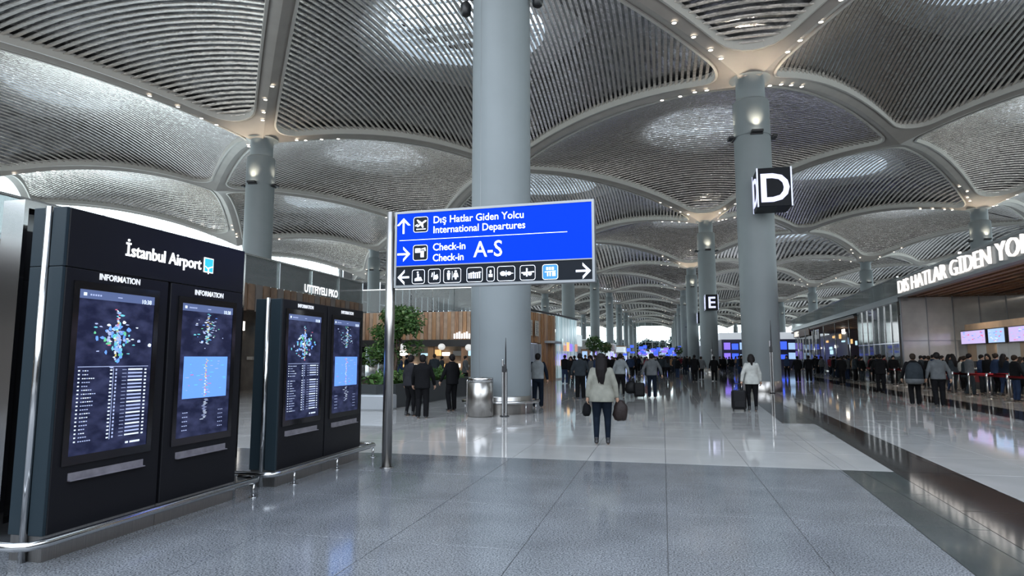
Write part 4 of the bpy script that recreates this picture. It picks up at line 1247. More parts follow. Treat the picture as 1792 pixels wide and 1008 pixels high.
M_LEAF = [mat('leaf_a', (.035, .09, .02), .5), mat('leaf_b', (.07, .15, .035), .5), mat('leaf_c', (.13, .20, .06), .5)]
def leaf_cluster(mb, c, rad, n, size, rnd, droop=.3):
    for k in range(n):
        d = Vector((rnd.gauss(0, 1), rnd.gauss(0, 1), rnd.gauss(0, 1))); d.normalize()
        p = Vector(c) + Vector((d.x * rad[0], d.y * rad[1], d.z * rad[2])) * rnd.uniform(.35, 1) ** .5
        ax = Vector((rnd.gauss(0, 1), rnd.gauss(0, 1), rnd.gauss(0, .5) - droop)).normalized()
        s = ax.cross(Vector((rnd.gauss(0, 1), rnd.gauss(0, 1), 1))).normalized()
        L = size * rnd.uniform(.6, 1.3); w = L * .28
        mb.mi = rnd.choice((0, 0, 1, 1, 2))
        q = p + ax * L * .5 + Vector((0, 0, .02)); e = p + ax * L
        mb.poly([p, q + s * w, e]); mb.poly([p, e, q - s * w])
def tree(name, label, x, y, z0, h, crown, n, size, seed, cat='tree', group=None, trunk_r=.06):
    rnd = random.Random(seed)
    r = empty(name, (x, y, z0)); tag(r, label, cat, group)
    t = MB(); tips = []
    for k in range(4):
        a = rnd.uniform(0, 2 * PI); p = [Vector((0, 0, 0))]
        for j in range(1, 6): p.append(Vector((math.cos(a) * j * .06 * crown + rnd.gauss(0, .04), math.sin(a) * j * .06 * crown + rnd.gauss(0, .04), h * .16 * j)))
        t.tube(p, [trunk_r * (1 - .14 * j) for j in range(6)], 7); tips += p[2:]
    t.build('trunk', mat('bark', (.09, .06, .04), .8, var=.3), r)
    f = MB()
    for k in range(26):
        zz = h * rnd.uniform(.28, 1.0); rr = crown * (1.0 - abs(zz / h - .5) * 1.1)
        a = rnd.uniform(0, 2 * PI); d = rr * rnd.uniform(.1, .9)
        leaf_cluster(f, (math.cos(a) * d, math.sin(a) * d, zz), (crown * .32, crown * .32, h * .11), n // 26, size, rnd)
    tag(f.build('foliage', M_LEAF, r), kind='stuff')
    return r
tree('indoor_tree', 'bushy green tree standing in the dark planter', -9.75, 22.4, .64, 2.75, 1.35, 5200, .15, 3)
tree('indoor_tree', 'smaller loose tree at the left end of the planter', -11.9, 21.9, .64, 1.8, .9, 1500, .14, 4)
rnd = random.Random(12)
for k, (x, y) in enumerate(((-9.0, 19.5), (-8.85, 20.6), (-8.8, 21.7), (-8.75, 22.9), (-8.7, 24.2), (-8.65, 25.6), (-10.4, 20.0), (-11.3, 20.6), (-12.4, 21.0), (-9.6, 26.8))):
    q = empty('leafy_shrub', (x, y, .63)); tag(q, 'low leafy shrub in the dark planter, %s' % ('at its near corner', 'second from the near corner', 'third along the aisle side', 'fourth along the aisle side', 'fifth along the aisle side', 'sixth along the aisle side', 'under the bushy tree', 'left of the bushy tree', 'at its left end', 'at its far end')[k], 'shrub', 'shrubs in the planter')
    f = MB(); leaf_cluster(f, (0, 0, .22), (.42, .5, .26), 260, .20, rnd, -.2); f.build('foliage', M_LEAF, q)
    t = MB()
    for j in range(5): a = j * 1.3; t.tube([(0, 0, 0), (.1 * math.cos(a), .1 * math.sin(a), .15), (.25 * math.cos(a), .25 * math.sin(a), .3)], .008, 5)
    t.build('stem', MATS['bark'], q)

# far left shops along the aisle
rn = random.Random(31)
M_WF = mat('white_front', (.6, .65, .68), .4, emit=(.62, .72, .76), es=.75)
for k in range(9):
    y = 60 + k * 14; x = -8.6 - (k % 3) * .6
    if k in (1, 3): x -= 1.5
    r = empty('far_shop', (x, y, 0)); tag(r, 'far lit shop on the left side of the aisle, %s beyond the glazed corner' % ord_[k].replace('nearest', 'first'), 'shop', 'far shops on the left')
    hgt = 3.9 + .5 * (k % 2)
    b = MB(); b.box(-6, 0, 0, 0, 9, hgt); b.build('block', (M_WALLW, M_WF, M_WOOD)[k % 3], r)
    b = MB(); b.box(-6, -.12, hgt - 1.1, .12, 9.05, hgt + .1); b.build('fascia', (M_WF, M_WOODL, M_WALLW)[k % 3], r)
    for j in range(6):
        b = MB(); xx = -5.6 + j * .92; b.box(xx, -.1, .9, xx + .7, -.02, .9 + rn.uniform(.6, 1.7)); b.build('lit_window', (MATS['shelf_gold'], M_PUR, M_WF, MATS['display_coral'], M_MON2)[rn.randint(0, 4)], r)
    for j in range(7):
        b = MB(); yy = .4 + j * 1.22; b.box(.02, yy, .8, .1, yy + .95, .8 + rn.uniform(.8, 1.8)); b.build('lit_window', (M_WF, M_PUR, M_MON2, MATS['shelf_cool'], M_WF)[rn.randint(0, 4)], r)
for k, (x, y) in enumerate(((-6.5, 62.5), (-7.3, 84), (2.9, 125))):
    r = empty('topiary', (x, y, 0)); tag(r, 'round clipped green bush in a tub, %s along the far aisle' % ('first on the left', 'second on the left', 'on the right', 'third on the left')[k], 'bush', 'round bushes far down the aisle')
    b = MB(); b.lathe((0, 0, 0), [(.45, 0), (.6, .9), (.5, .9)], 14); b.build('tub', M_WALLW, r)
    f = MB(); leaf_cluster(f, (0, 0, 2.95), (.85, .85, .75), 700, .26, rn, 0); tag(f.build('foliage', M_LEAF, r), kind='stuff')
    b = MB(); b.tube([(0, 0, .8), (0, 0, 3.0)], .07, 6); b.build('stem', MATS['bark'], r)
for k in range(46):
    y = 122 + (k * 37 % 92); x = -6.9 + (k * 53 % 46) * .235; z = 2.0 + (k * 29 % 9) * .20
    w = .7 + (k * 17 % 5) * .28
    r = empty('led_screen', (x, y, 0)); tag(r, 'small far %s screen on a pole down the aisle' % ('blue', 'violet', 'pale blue', 'deep blue', 'sky blue')[k % 5], 'screen', '%s far screens' % ('blue', 'violet', 'pale blue', 'deep blue', 'sky blue')[k % 5])
    b = MB(); b.box(-w / 2, -.08, z, w / 2, 0, z + .38 + .12 * (k % 3)); b.build('panel', (M_BLU, M_PUR, M_SPALE, M_BLU, M_MON2)[k % 5], r)
    b = MB(); b.tube([(0, .02, 0), (0, .02, z + .2)], .05, 6); b.build('pole', M_ALU, r)

# ================================================================ OUTER WALLS OF GLASS
def window_wall(idx, p0, p1, z1, step, zs):
    p0, p1 = Vector(p0), Vector(p1); L = (p1 - p0).length; u = (p1 - p0).normalized(); n = Vector((-u.y, u.x))
    root = empty('window_%d' % idx, (p0.x, p0.y, 0), math.atan2(u.y, u.x)); tag(root, kind='structure')
    b = MB(); b.box(0, -.01, 0, L, .01, z1); b.build('pane', M_GLASS, root)
    k = 0
    while k * step <= L:
        b = MB(); b.box(k * step - .09, -.12, 0, k * step + .09, .12, z1); b.build('mullion', M_CURB, root); k += 1
    for z in zs:
        b = MB(); b.box(0, -.08, z - .06, L, .08, z + .06); b.build('transom', M_CURB, root)
window_wall(1, (-40, 316.5), (45, 316.5), 24, 3.2, (2, 5.5, 9, 12.5, 16, 19.5))
window_wall(2, (-64.5, -24), (-64.5, 316), 26, 4.5, (2, 8, 14, 20))
window_wall(3, (70, -24), (70, 316), 24, 4.5, (2, 8, 14, 20))
b = MB(); b.box(-64, -24.6, 0, 69, -24.2, 8); tag(b.build('wall_back', M_WALLW), kind='structure')
rn = random.Random(77)
for k in range(18):
    x = -58 + k * 6.4
    r = empty('outdoor_tree', (x, 332 + 9 * (k % 2), -.3)); tag(r, 'hazy tree outside the far window, %s from the left of the row' % ord_[k].replace('nearest', 'first'), 'tree', 'trees outside the end window')
    f = MB(); h = rn.uniform(7, 12)
    for q in range(7): leaf_cluster(f, (rn.uniform(-1.6, 1.6), rn.uniform(-.8, .8), h * rn.uniform(.2, .9)), (2.6, 2, 2.2), 150, 1.8, rn, 0)
    tag(f.build('foliage', [mat('hazy_leaf', (.05, .075, .07), .8)] * 3, r), kind='stuff')
    t = MB(); t.tube([(0, 0, 0), (0, 0, h * .7)], .3, 6); t.build('trunk', MATS['bark'], r)
g = MB().box(-160, 318, -.5, 160, 520, -.3).build('ground', mat('lawn', (.12, .15, .10), .9)); tag(g, kind='structure')
# ================================================================ PEOPLE
def remesh(mb, voxel, smooth=4):
    me = mb.mesh('tmp', [])
    o = bpy.data.objects.new('tmp', me); COL.objects.link(o)
    md = o.modifiers.new('r', 'REMESH'); md.mode = 'VOXEL'; md.voxel_size = voxel; md.use_smooth_shade = True
    if smooth:
        s = o.modifiers.new('s', 'SMOOTH'); s.iterations = smooth; s.factor = .5
    dg = bpy.context.evaluated_depsgraph_get()
    out = bpy.data.meshes.new_from_object(o.evaluated_get(dg))
    bpy.data.objects.remove(o); bpy.data.meshes.remove(me)
    return out
def mesh_obj(name, me, material, parent):
    me.materials.clear(); me.materials.append(material); me.name = name
    o = bpy.data.objects.new(name, me); return link(o, parent)
def limb(mb, pts, rads, n=12):
    """smooth tapering limb through the joints, with round ends"""
    P = [Vector(p) for p in pts]; out = []; R = []
    d0 = (P[0] - P[1]).normalized()
    out.append(P[0] + d0 * rads[0] * .6); R.append(rads[0] * .55)
    for i in range(len(P) - 1):
        for t in (0, .25, .5, .75):
            out.append(P[i].lerp(P[i + 1], t)); R.append(rads[i] + (rads[i + 1] - rads[i]) * t)
    out.append(P[-1]); R.append(rads[-1])
    d1 = (P[-1] - P[-2]).normalized()
    out.append(P[-1] + d1 * rads[-1] * .6); R.append(rads[-1] * .55)
    mb.tube(out, R, n)
def torso_rings(mb, prof, lean=0.0, n=20, z0=.86):
    rs = []
    for z, rx, ry in prof:
        y = (z - z0) * lean
        ring = []
        for j in range(n):
            a = 2 * PI * j / n; c, s = math.cos(a), math.sin(a)
            ring.append((rx * math.copysign(abs(c) ** .85, c), y + ry * math.copysign(abs(s) ** .85, s), z))
        rs.append(ring)
    mb.rings(rs, True, True)
def hand(mb, w, d, side, curl=.5):
    """palm, four curled fingers and a thumb; d = direction from wrist, fingers curl forward (+y)"""
    d = Vector(d).normalized(); f = Vector((0, 1, 0)); f = (f - d * f.dot(d)).normalized(); sd = d.cross(f) * 1.0
    w = Vector(w)
    mb.tube([w - d * .01, w + d * .02, w + d * .06, w + d * .085], [.022, .030, .034, .026], 8, flat=1.0)
    for k, (o, L) in enumerate(((-.024, .060), (-.008, .072), (.008, .068), (.024, .052))):
        b = w + d * .075 + f * o
        inn = sd * (-side) 
        p1 = b + d * L * .45 + inn * .006; p2 = p1 + d * L * .30 + inn * L * curl * .5; p3 = p2 + d * L * .05 + inn * L * .35
        mb.tube([b, p1, p2, p3], [.0095, .0088, .008, .0065], 6)
    t = w + d * .03 + f * .030
    mb.tube([t - f * .01, t + f * .018 + d * .018, t + f * .020 + d * .046], [.011, .010, .008], 6)
SKIN = mat('skin', (.42, .25, .17), .5)
HAIR = mat('hair_black', (.008, .006, .006), .6, spec=.15)
HAIR2 = mat('hair_brown', (.022, .014, .009), .6, spec=.15)
SHOE = mat('shoe_dark', (.02, .02, .022), .4)
SOLE = mat('shoe_sole', (.25, .25, .25), .5)

class Pose:
    def __init__(s, stride=.0, female=False, wide=1.0, arms=((-.06, .05, .0), (-.06, .05, .0)), lean=.03, bend=(.0, .0), lift=None):
        s.stride, s.female, s.wide, s.lean = stride, female, wide, lean
        hw = .085
        f = stride
        s.hip = [Vector((-hw, 0, .90)), Vector((hw, 0, .90))]
        # leg 0 (left) is back, leg 1 front when stride > 0
        s.ank = [Vector((-hw - .02, -f, .085 + (max(0, f) * .22))), Vector((hw + .02, f * .8, .085))]
        s.knee = []
        for k in (0, 1):
            h, a = s.hip[k], s.ank[k]
            m = h.lerp(a, .49); m.y += .035 + (.05 if (k == 0 and f > 0) else 0)
            m.x += .01 * (-1 if k == 0 else 1)
            s.knee.append(m)
        sw = (.150 if female else .180) * wide
        ly = lean * .52
        s.sh = [Vector((-sw, ly, 1.40)), Vector((sw, ly, 1.40))]
        s.el, s.wr = [], []
        for k in (0, 1):
            out, ey, wy = arms[k][0], arms[k][1], arms[k][2]
            sg = -1 if k == 0 else 1
            e = s.sh[k] + Vector((sg * (.05 + out), ey - .02, -.285)); 
            if len(arms[k]) > 3: w = Vector(arms[k][3]); w.x = w.x
            else: w = e + Vector((sg * (.02 + out * .4), wy + .04, -.235))
            s.el.append(e); s.wr.append(w)
        s.neck = Vector((0, lean * .6, 1.46)); s.head = Vector((0, lean * .65 + .012, 1.585))

def build_person(label, p, hair='short', top=None, bottom=None, hairm=HAIR, top_len=.82, fine=.011, cuffs=True, skirt=None, shoe=None, collar=True, group=None, bag=None, loose=1.0, skin=SKIN, vest=None):
    root = empty('person'); tag(root, label, 'person', group)
    w = p.wide
    body = MB()
    if p.female: prof = [(.80, .10, .09), (.84, .155 * w, .115), (.92, .172 * w, .12), (1.02, .145 * w, .10), (1.10, .128 * w, .092), (1.20, .135 * w, .10), (1.30, .150 * w, .108), (1.38, .145 * w, .09), (1.43, .09, .065), (1.48, .052, .052)]
    else: prof = [(.80, .10, .09), (.84, .15 * w, .11), (.92, .160 * w, .115), (1.02, .148 * w, .105), (1.12, .148 * w, .105), (1.22, .160 * w, .112), (1.32, .172 * w, .115), (1.39, .160 * w, .095), (1.44, .095, .07), (1.49, .058, .058)]
    torso_rings(body, prof, p.lean)
    for k in (0, 1):
        limb(body, [p.hip[k], p.knee[k], p.ank[k] + Vector((0, 0, .0))], [.088, .054, .036])
        m = p.knee[k].lerp(p.ank[k], .3); body.ell((m.x, m.y - .012, m.z), (.052, .056, .11))
        a = p.ank[k]; limb(body, [a + Vector((0, -.03, -.045)), a + Vector((0, .06, -.055)), a + Vector((0, .13, -.06))], [.032, .034, .026])
        limb(body, [p.sh[k], p.el[k], p.wr[k]], [.046, .038, .026])
    limb(body, [p.neck + Vector((0, 0, -.04)), p.head + Vector((0, 0, -.05))], [.054, .050])
    h = p.head
    body.ell((h.x, h.y, h.z + .02), (.074, .092, .098), 16, 12)
    body.ell((h.x, h.y + .03, h.z - .045), (.056, .062, .065), 14, 10)
    body.ell((h.x, h.y + .102, h.z - .005), (.014, .020, .026), 8, 6)
    body.ell((h.x, h.y + .088, h.z - .055), (.026, .014, .012), 8, 6)
    for sg in (-1, 1): body.ell((h.x + sg * .076, h.y - .005, h.z + .0), (.012, .022, .034), 8, 6)
    me = remesh(body, fine, 3)
    hb = MB()
    for k in (0, 1):
        hand(hb, p.wr[k], p.wr[k] - p.el[k], -1 if k == 0 else 1)
    bm = bmesh.new(); bm.from_mesh(me); hm = hb.mesh('h', []); bm.from_mesh(hm)
    for f in bm.faces: f.smooth = True
    bm.to_mesh(me); bm.free()
    mesh_obj('body', me, skin, root)
    e = MB()
    for sg in (-1, 1): e.ell((h.x + sg * .030, h.y + .088, h.z + .018), (.012, .008, .007), 8, 6)
    e.build('eyes', mat('eye_dark', (.02, .015, .012), .2), root)
    # ---- trousers
    t = MB(); q = .014 * loose
    torso_rings(t, [(.79, .11, .10), (.84, .158 * w + q, .118 + q), (.92, .168 * w + q, .125 + q), (1.00, .150 * w + q, .110 + q)], p.lean)
    lr = [.114, .068, .043] if p.female else [.102, .076, .066]
    lr = [x * (.6 + .4 * loose) for x in lr]
    for k in (0, 1):
        end = p.ank[k] + Vector((0, 0, .0 if p.female else -.02))
        limb(t, [p.hip[k], p.knee[k], end], lr)
        m = p.knee[k].lerp(p.ank[k], .3); t.ell((m.x, m.y - .014, m.z), (.058, .062, .12))
    mesh_obj('trousers', remesh(t, fine + .001, 3), bottom, root)
    # ---- shoes
    for k in (0, 1):
        s = MB(); a = p.ank[k]
        s.tube([a + Vector((0, -.062, -.050)), a + Vector((0, -.04, -.040)), a + Vector((0, .02, -.036)), a + Vector((0, .09, -.050)), a + Vector((0, .155, -.060)), a + Vector((0, .175, -.064))], [.020, .040, .044, .040, .030, .014], 10, flat=.82)
        s.tube([a + Vector((0, -.012, -.04)), a + Vector((0, -.012, .05 if p.female else .02))], [.044, .040], 10)
        mesh_obj('shoe', remesh(s, .010, 2), shoe or SHOE, root)
    # ---- top
    j = MB(); q = .022 * loose
    if p.female:
        jp = [(top_len, .185 * w + q, .135 + q), (top_len + .04, .188 * w + q, .138 + q), (.95, .178 * w + q, .130 + q), (1.04, .154 * w + q, .112 + q), (1.11, .143 * w + q, .104 + q), (1.20, .150 * w + q, .110 + q), (1.30, .156 * w + q, .114 + q), (1.37, .142 * w + q, .098 + q), (1.42, .098 + q, .075 + q), (1.47, .062 + q * .5, .062 + q * .5)]
    else:
        jp = [(top_len, .170 * w + q, .125 + q), (top_len + .04, .174 * w + q, .128 + q), (1.0, .166 * w + q, .120 + q), (1.12, .166 * w + q, .120 + q), (1.22, .176 * w + q, .124 + q), (1.32, .186 * w + q, .124 + q), (1.39, .175 * w + q, .104 + q), (1.44, .108 + q, .080 + q), (1.48, .066 + q * .5, .066 + q * .5)]
    torso_rings(j, jp, p.lean)
    sl = MB() if vest else j
    for k in (0, 1):
        wr = p.el[k].lerp(p.wr[k], .93)
        limb(sl, [p.sh[k] + Vector((.02 * (1 if k == 0 else -1), 0, -.005)), p.el[k], wr], [.062 + q * .3, .052 + q * .3, .040 + q * .2])
    if collar: j.tube([(.055 * math.cos(a * PI / 6), p.neck.y + .055 * math.sin(a * PI / 6), 1.475) for a in range(13)], .018, 6)
    mesh_obj('jacket' if not vest else 'vest', remesh(j, fine + .001, 3), top, root)
    if vest: mesh_obj('sleeves', remesh(sl, fine + .001, 2), vest, root)
    # ---- hair
    g = MB()
    g.ell((h.x, h.y - .010, h.z + .034), (.094, .106, .100), 16, 12)
    g.ell((h.x, h.y - .040, h.z + .0), (.088, .076, .094), 14, 10)
    if hair == 'long':
        rn = random.Random(1)
        for k in range(13):
            a = -PI + PI * (k + .5) / 13; x = .072 * math.cos(a); y = -.04 + .06 * math.sin(a)
            ph = rn.uniform(0, 6)
            L = rn.uniform(.29, .40) * (1 - abs(x) * 3)
            g.tube([(h.x + x * 1.02, h.y + y, h.z + .02), (h.x + x * 1.12, h.y + y - .02, h.z - .08), (h.x + x * 1.0 + .01 * math.sin(ph), h.y + y - .055, h.z - .19), (h.x + x * .85 + .02 * math.sin(ph), h.y + y - .065, h.z - .20 - L * .4), (h.x + x * .6 + .02 * math.sin(ph + 1), h.y + y - .06, h.z - .20 - L * .75)], [.030, .034, .032, .024, .008], 8)
    elif hair == 'tail':
        for k in range(11):
            a = -PI + PI * (k + .5) / 11; x = .080 * math.cos(a); y = -.02 + .07 * math.sin(a)
            g.tube([(h.x + x, h.y + y, h.z + .03), (h.x + x * 1.12, h.y + y - .01, h.z - .06), (h.x + x * .95, h.y + y - .02, h.z - .13)], [.028, .030, .012], 8)
        g.tube([(h.x, h.y - .09, h.z - .06), (h.x, h.y - .125, h.z - .16), (h.x + .005, h.y - .12, h.z - .26)], [.045, .036, .010], 8)
    elif hair == 'bun':
        g.ell((h.x, h.y - .10, h.z + .06), (.045, .045, .045))
    ho = remesh(g, .008, 2)
    mesh_obj('hair', ho, hairm, root)
    return root

CL = lambda n, c, r=.75: mat(n, c, max(r, .85), var=.18, vs=6, bump=.15, bs=14, spec=.12)
C_CREAM = CL('cloth_cream', (.23, .226, .19)); C_BLK = CL('cloth_black', (.006, .006, .007)); C_NAVY = CL('cloth_navy', (.006, .010, .018))
C_GREY = CL('cloth_grey', (.095, .10, .105)); C_DGREY = CL('cloth_dark_grey', (.026, .032, .038)); C_LGREY = CL('cloth_light_grey', (.19, .205, .21))
C_WHITE = CL('cloth_white', (.37, .37, .345)); C_RED = CL('cloth_wine', (.14, .02, .03)); C_TAN = CL('cloth_tan', (.30, .17, .09)); C_BLUE = CL('cloth_blue', (.022, .036, .075))
M_BAG = mat('bag_leather', (.022, .015, .014), .5, spec=.2, bump=.2, bs=30)
M_CASE = mat('case_black', (.007, .007, .008), .5, spec=.2)

def place(o, x, y, rz=0, s=1.0):
    o.location = (x, y, 0); o.rotation_euler = (0, 0, rz); o.scale = (s, s, s); return o
def soft_bag(name, label, cat, c, size, handle_to, m=M_BAG, seed=0):
    """slouched bag hanging from a hand; c = centre"""
    r = empty(name, c); tag(r, label, cat)
    b = MB(); rn = random.Random(seed)
    sx, sy, sz = size
    rs = []
    for z, k in ((-sz, .35), (-sz * .9, .75), (-sz * .5, 1.0), (0, .96), (sz * .4, .85), (sz * .75, .55), (sz * .95, .25)):
        rs.append([(sx * k * math.cos(a * PI / 8) * (1 + .10 * math.sin(a * 1.3 + z * 20)), sy * k * math.sin(a * PI / 8) * (1 + .1 * math.cos(a * 1.7)), z + .012 * math.sin(a * 1.1)) for a in range(16)])
    b.rings(rs, True, True, True, True); b.build('pouch', m, r)
    hb = MB(); t = Vector(handle_to) - Vector(c)
    hb.tube([(-sx * .5, 0, sz * .7), t + Vector((-.02, 0, -.02)), t + Vector((0, 0, .0)), t + Vector((.02, 0, -.02)), (sx * .5, 0, sz * .7)], .008, 6); hb.build('handle', m, r)
    return r
def suitcase(label, x, y, rz, h=.62, w=.42, d=.24, grip=None, m=M_CASE):
    r = empty('suitcase', (x, y, 0), rz); tag(r, label, 'suitcase')
    b = MB(); b.cbox(-w / 2, -d / 2, .05, w / 2, d / 2, h, .05)
    b.build('shell', m, r)
    b = MB(); b.cbox(-w * .38, -d / 2 - .03, .12, w * .38, -d / 2, h * .48, .02); b.build('front_pocket', m, r)
    for sx in (-1, 1):
        for sy in (-1, 1):
            q = MB(); q.tube([(sx * (w / 2 - .05) - .012, sy * (d / 2 - .04), .027), (sx * (w / 2 - .05) + .012, sy * (d / 2 - .04), .027)], .026, 12); q.build('wheel', mat('rubber', (.02, .02, .02), .6), r)
    g = MB(); H = grip or .98
    g.tube([(-w * .25, d * .3, h - .02), (-w * .25, d * .3, H - .02)], .009, 8); g.tube([(w * .25, d * .3, h - .02), (w * .25, d * .3, H - .02)], .009, 8)
    g.build('pull_rods', M_STEELP, r)
    g = MB(); g.tube([(-w * .28, d * .3, H), (w * .28, d * .3, H)], .014, 8); g.build('grip', M_BLACK, r)
    g = MB(); g.tube([(-.08, 0, h), (-.06, 0, h + .03), (.06, 0, h + .03), (.08, 0, h)], .010, 6); g.build('carry_handle', M_BLACK, r)
    return r
def hand_pos(o, pz, k, d=.07):
    v = pz.wr[k] + (pz.wr[k] - pz.el[k]).normalized() * d
    return Matrix.LocRotScale(o.location, o.rotation_euler, o.scale) @ v

# 1 woman in cream jacket, nearest
pz = Pose(.06, True, 1.14, arms=((.015, -.02, .0), (.03, -.02, .02)), lean=.02)
w1 = place(build_person('nearest woman walking away, long dark hair, cream jacket and black leggings', pz, 'long', C_CREAM, C_NAVY, top_len=.80, fine=.009, loose=1.1), -1.13, 12.1, .05, .985)
hp = hand_pos(w1, pz, 1); soft_bag('handbag', 'slouchy dark brown bag in the right hand of the woman in the cream jacket', 'bag', (hp.x + .05, hp.y, hp.z - .17), (.14, .10, .19), (hp.x, hp.y, hp.z))
hp = hand_pos(w1, pz, 0); soft_bag('small_bag', 'small black bag in the left hand of the woman in the cream jacket', 'bag', (hp.x - .02, hp.y, hp.z - .16), (.085, .06, .12), (hp.x, hp.y, hp.z), C_BLK, 2)
# 2 woman in white jacket with suitcase
pz = Pose(.05, True, 1.10, arms=((.05, -.06, -.04), (.02, .0, .02)), lean=.02)
w2 = place(build_person('woman in a white jacket pulling a suitcase, left of the letter D column', pz, 'tail', C_WHITE, C_BLK, top_len=.80, fine=.010, loose=1.1), 2.62, 20.75, .03, 1.0)
hp = hand_pos(w2, pz, 0); suitcase('black suitcase pulled by the woman in the white jacket', hp.x - .10, hp.y - .10, .05, .62, .42, .24, hp.z)
# 3 man in grey vest by the nearest column
pz = Pose(.05, False, 1.05, arms=((.03, .02, .02), (.03, .02, .02)))
p3 = place(build_person('man in a pale grey vest with dark sleeves, standing right of the nearest column', pz, 'short', C_LGREY, C_NAVY, hairm=HAIR, vest=C_NAVY, top_len=.90, fine=.011, loose=1.1), -3.98, 20.55, .1, 1.02)
# 4 broad man in dark grey
pz = Pose(.07, False, 1.15, arms=((.04, -.03, .0), (.04, .05, .02)))
p4 = place(build_person('broad man in a dark grey jumper and black trousers, left of the nearest woman', pz, 'short', C_DGREY, C_BLK, top_len=.86, fine=.012, loose=1.2), -3.17, 25.1, .05, 1.04)
# 5 person with hooded light top and dark bag
pz = Pose(.05, True, 1.05, arms=((.04, .0, .0), (.08, -.05, -.05)))
p5 = place(build_person('person in a pale grey top with a round black bag, behind the nearest woman', pz, 'short', C_LGREY, C_BLK, top_len=.90, fine=.012, loose=1.1), -1.70, 26.5, .0, 1.04)
hp = hand_pos(p5, pz, 1); soft_bag('travel_bag', 'round black bag hanging low beside the person in the pale grey top', 'bag', (hp.x + .06, hp.y, hp.z - .42), (.26, .16, .26), (hp.x, hp.y, hp.z), M_CASE, 3)
# 6 man in grey sweater with suitcase
pz = Pose(.04, False, 1.1, arms=((.07, -.05, -.03), (.08, .02, .0)))
p6 = place(build_person('man in a grey sweater and slim black trousers with a suitcase, mid aisle', pz, 'short', C_GREY, C_NAVY, top_len=.86, fine=.012, loose=1.0), -.45, 26.45, .0, 1.04)
hp = hand_pos(p6, pz, 0); suitcase('black suitcase beside the man in the grey sweater', hp.x - .10, hp.y - .1, 0, .60, .42, .24, hp.z)
# 7 walkers farther
pz = Pose(.10, False, 1.1, arms=((.03, .02, .02), (.03, .02, .02)))
p7 = place(build_person('man in a long black coat striding, before the letter E column', pz, 'short', C_BLK, C_BLK, top_len=.72, fine=.013, loose=1.3), 2.05, 44.6, .1, 1.05)
p7b = place(copy_tree(p7), 3.4, 46.0, -.1, 1.0); p7b['label'] = 'man in a long black coat, just right of the striding one'
# 8 couple by the planter
pz8 = Pose(.03, False, 1.1, arms=((.02, .10, .10), (.02, .10, .10)))
p8 = place(build_person('person all in black before the planter, right-hand one of a close pair', pz8, 'short', C_BLK, C_BLK, top_len=.80, fine=.011, loose=1.25), -6.28, 16.2, .2, .985)
pz = Pose(.02, True, 1.05, arms=((.03, .03, .02), (.02, .10, .10)))
p8b = place(build_person('person in charcoal before the planter, left-hand one of a close pair', pz, 'short', CL('cloth_charcoal', (.022, .022, .026)), C_BLK, top_len=.84, fine=.012, loose=1.1), -6.85, 16.75, -.3, .98)
# 9 dark person beside the nearest column
pz = Pose(.04, False, 1.0, arms=((.03, .06, .1), (.03, .06, .1)))
p9 = place(build_person('person in dark clothes partly hidden left of the nearest column', pz, 'bun', C_BLK, C_BLK, top_len=.80, fine=.012, loose=1.1), -6.25, 18.6, .9, 1.0)
# 10-11 pair on the right
pz = Pose(.09, False, 1.1, arms=((.05, .0, .05), (.04, .02, .03)), lean=.06)
p10 = place(build_person('person with a big grey pack, left one of the pair by the barriers', pz, 'short', C_BLK, C_BLK, hairm=HAIR2, top_len=.82, fine=.011, loose=1.25), 8.28, 24.35, -.2, 1.02)
r = empty('backpack', (8.20, 24.10, 1.12), -.2); tag(r, 'bulging grey backpack worn by the left one of the pair on the right', 'backpack')
b = MB(); b.rings([[(.26 * k * math.cos(a * PI / 10), -.04 + .20 * k * math.sin(a * PI / 10), z) for a in range(20)] for z, k in ((-.36, .5), (-.33, .85), (-.2, 1.02), (.05, 1), (.22, .8), (.32, .4))], True, True, True, True); b.build('pouch', C_DGREY, r)
b = MB(); b.rings([[(.25 * k * math.cos(a * PI / 10), -.05 + .20 * k * math.sin(a * PI / 10), z) for a in range(20)] for z, k in ((-.40, .7), (-.36, 1.06), (-.28, 1.1), (-.22, 1.06))], True, True, True, True); b.build('lower_band', C_GREY, r)
b = MB(); b.tube([(-.12, .12, .2), (-.13, .22, .28), (-.13, .36, .2), (-.12, .36, .0), (-.12, .15, -.15)], .018, 6); b.build('strap', C_BLK, r)
b = MB(); b.tube([(.12, .12, .2), (.13, .22, .28), (.13, .36, .2), (.12, .36, .0), (.12, .15, -.15)], .018, 6); b.build('strap', C_BLK, r)
pz = Pose(.10, False, 1.08, arms=((.03, .0, .05), (.05, -.03, .0)))
p11 = place(build_person('person in a mid grey top, right one of the pair by the barriers', pz, 'short', C_GREY, C_BLK, top_len=.86, fine=.011, loose=1.25, vest=None), 8.86, 23.95, -.15, 1.04)
# 12 man in black by the barriers
pz = Pose(.0, False, 1.2, arms=((.03, .08, .08), (.03, .08, .08)))
p12 = place(build_person('broad man in a black jacket standing at the start of the queue barriers', pz, 'short', C_BLK, C_BLK, top_len=.80, fine=.012, loose=1.3), 9.95, 33.4, -.2, 1.04)
p13 = place(copy_tree(p12), 10.7, 43.0, .3, 1.0); p13['label'] = 'man in a black jacket standing farther along the queue barriers'
p14 = place(copy_tree(p12), 8.85, 46.6, .2, 1.0); p14['label'] = 'man in a black jacket right of the D column, left one of two'
p15 = place(copy_tree(p8), 9.6, 46.9, -.2, 1.03); p15['label'] = 'man in dark clothes right of the D column, right one of two'

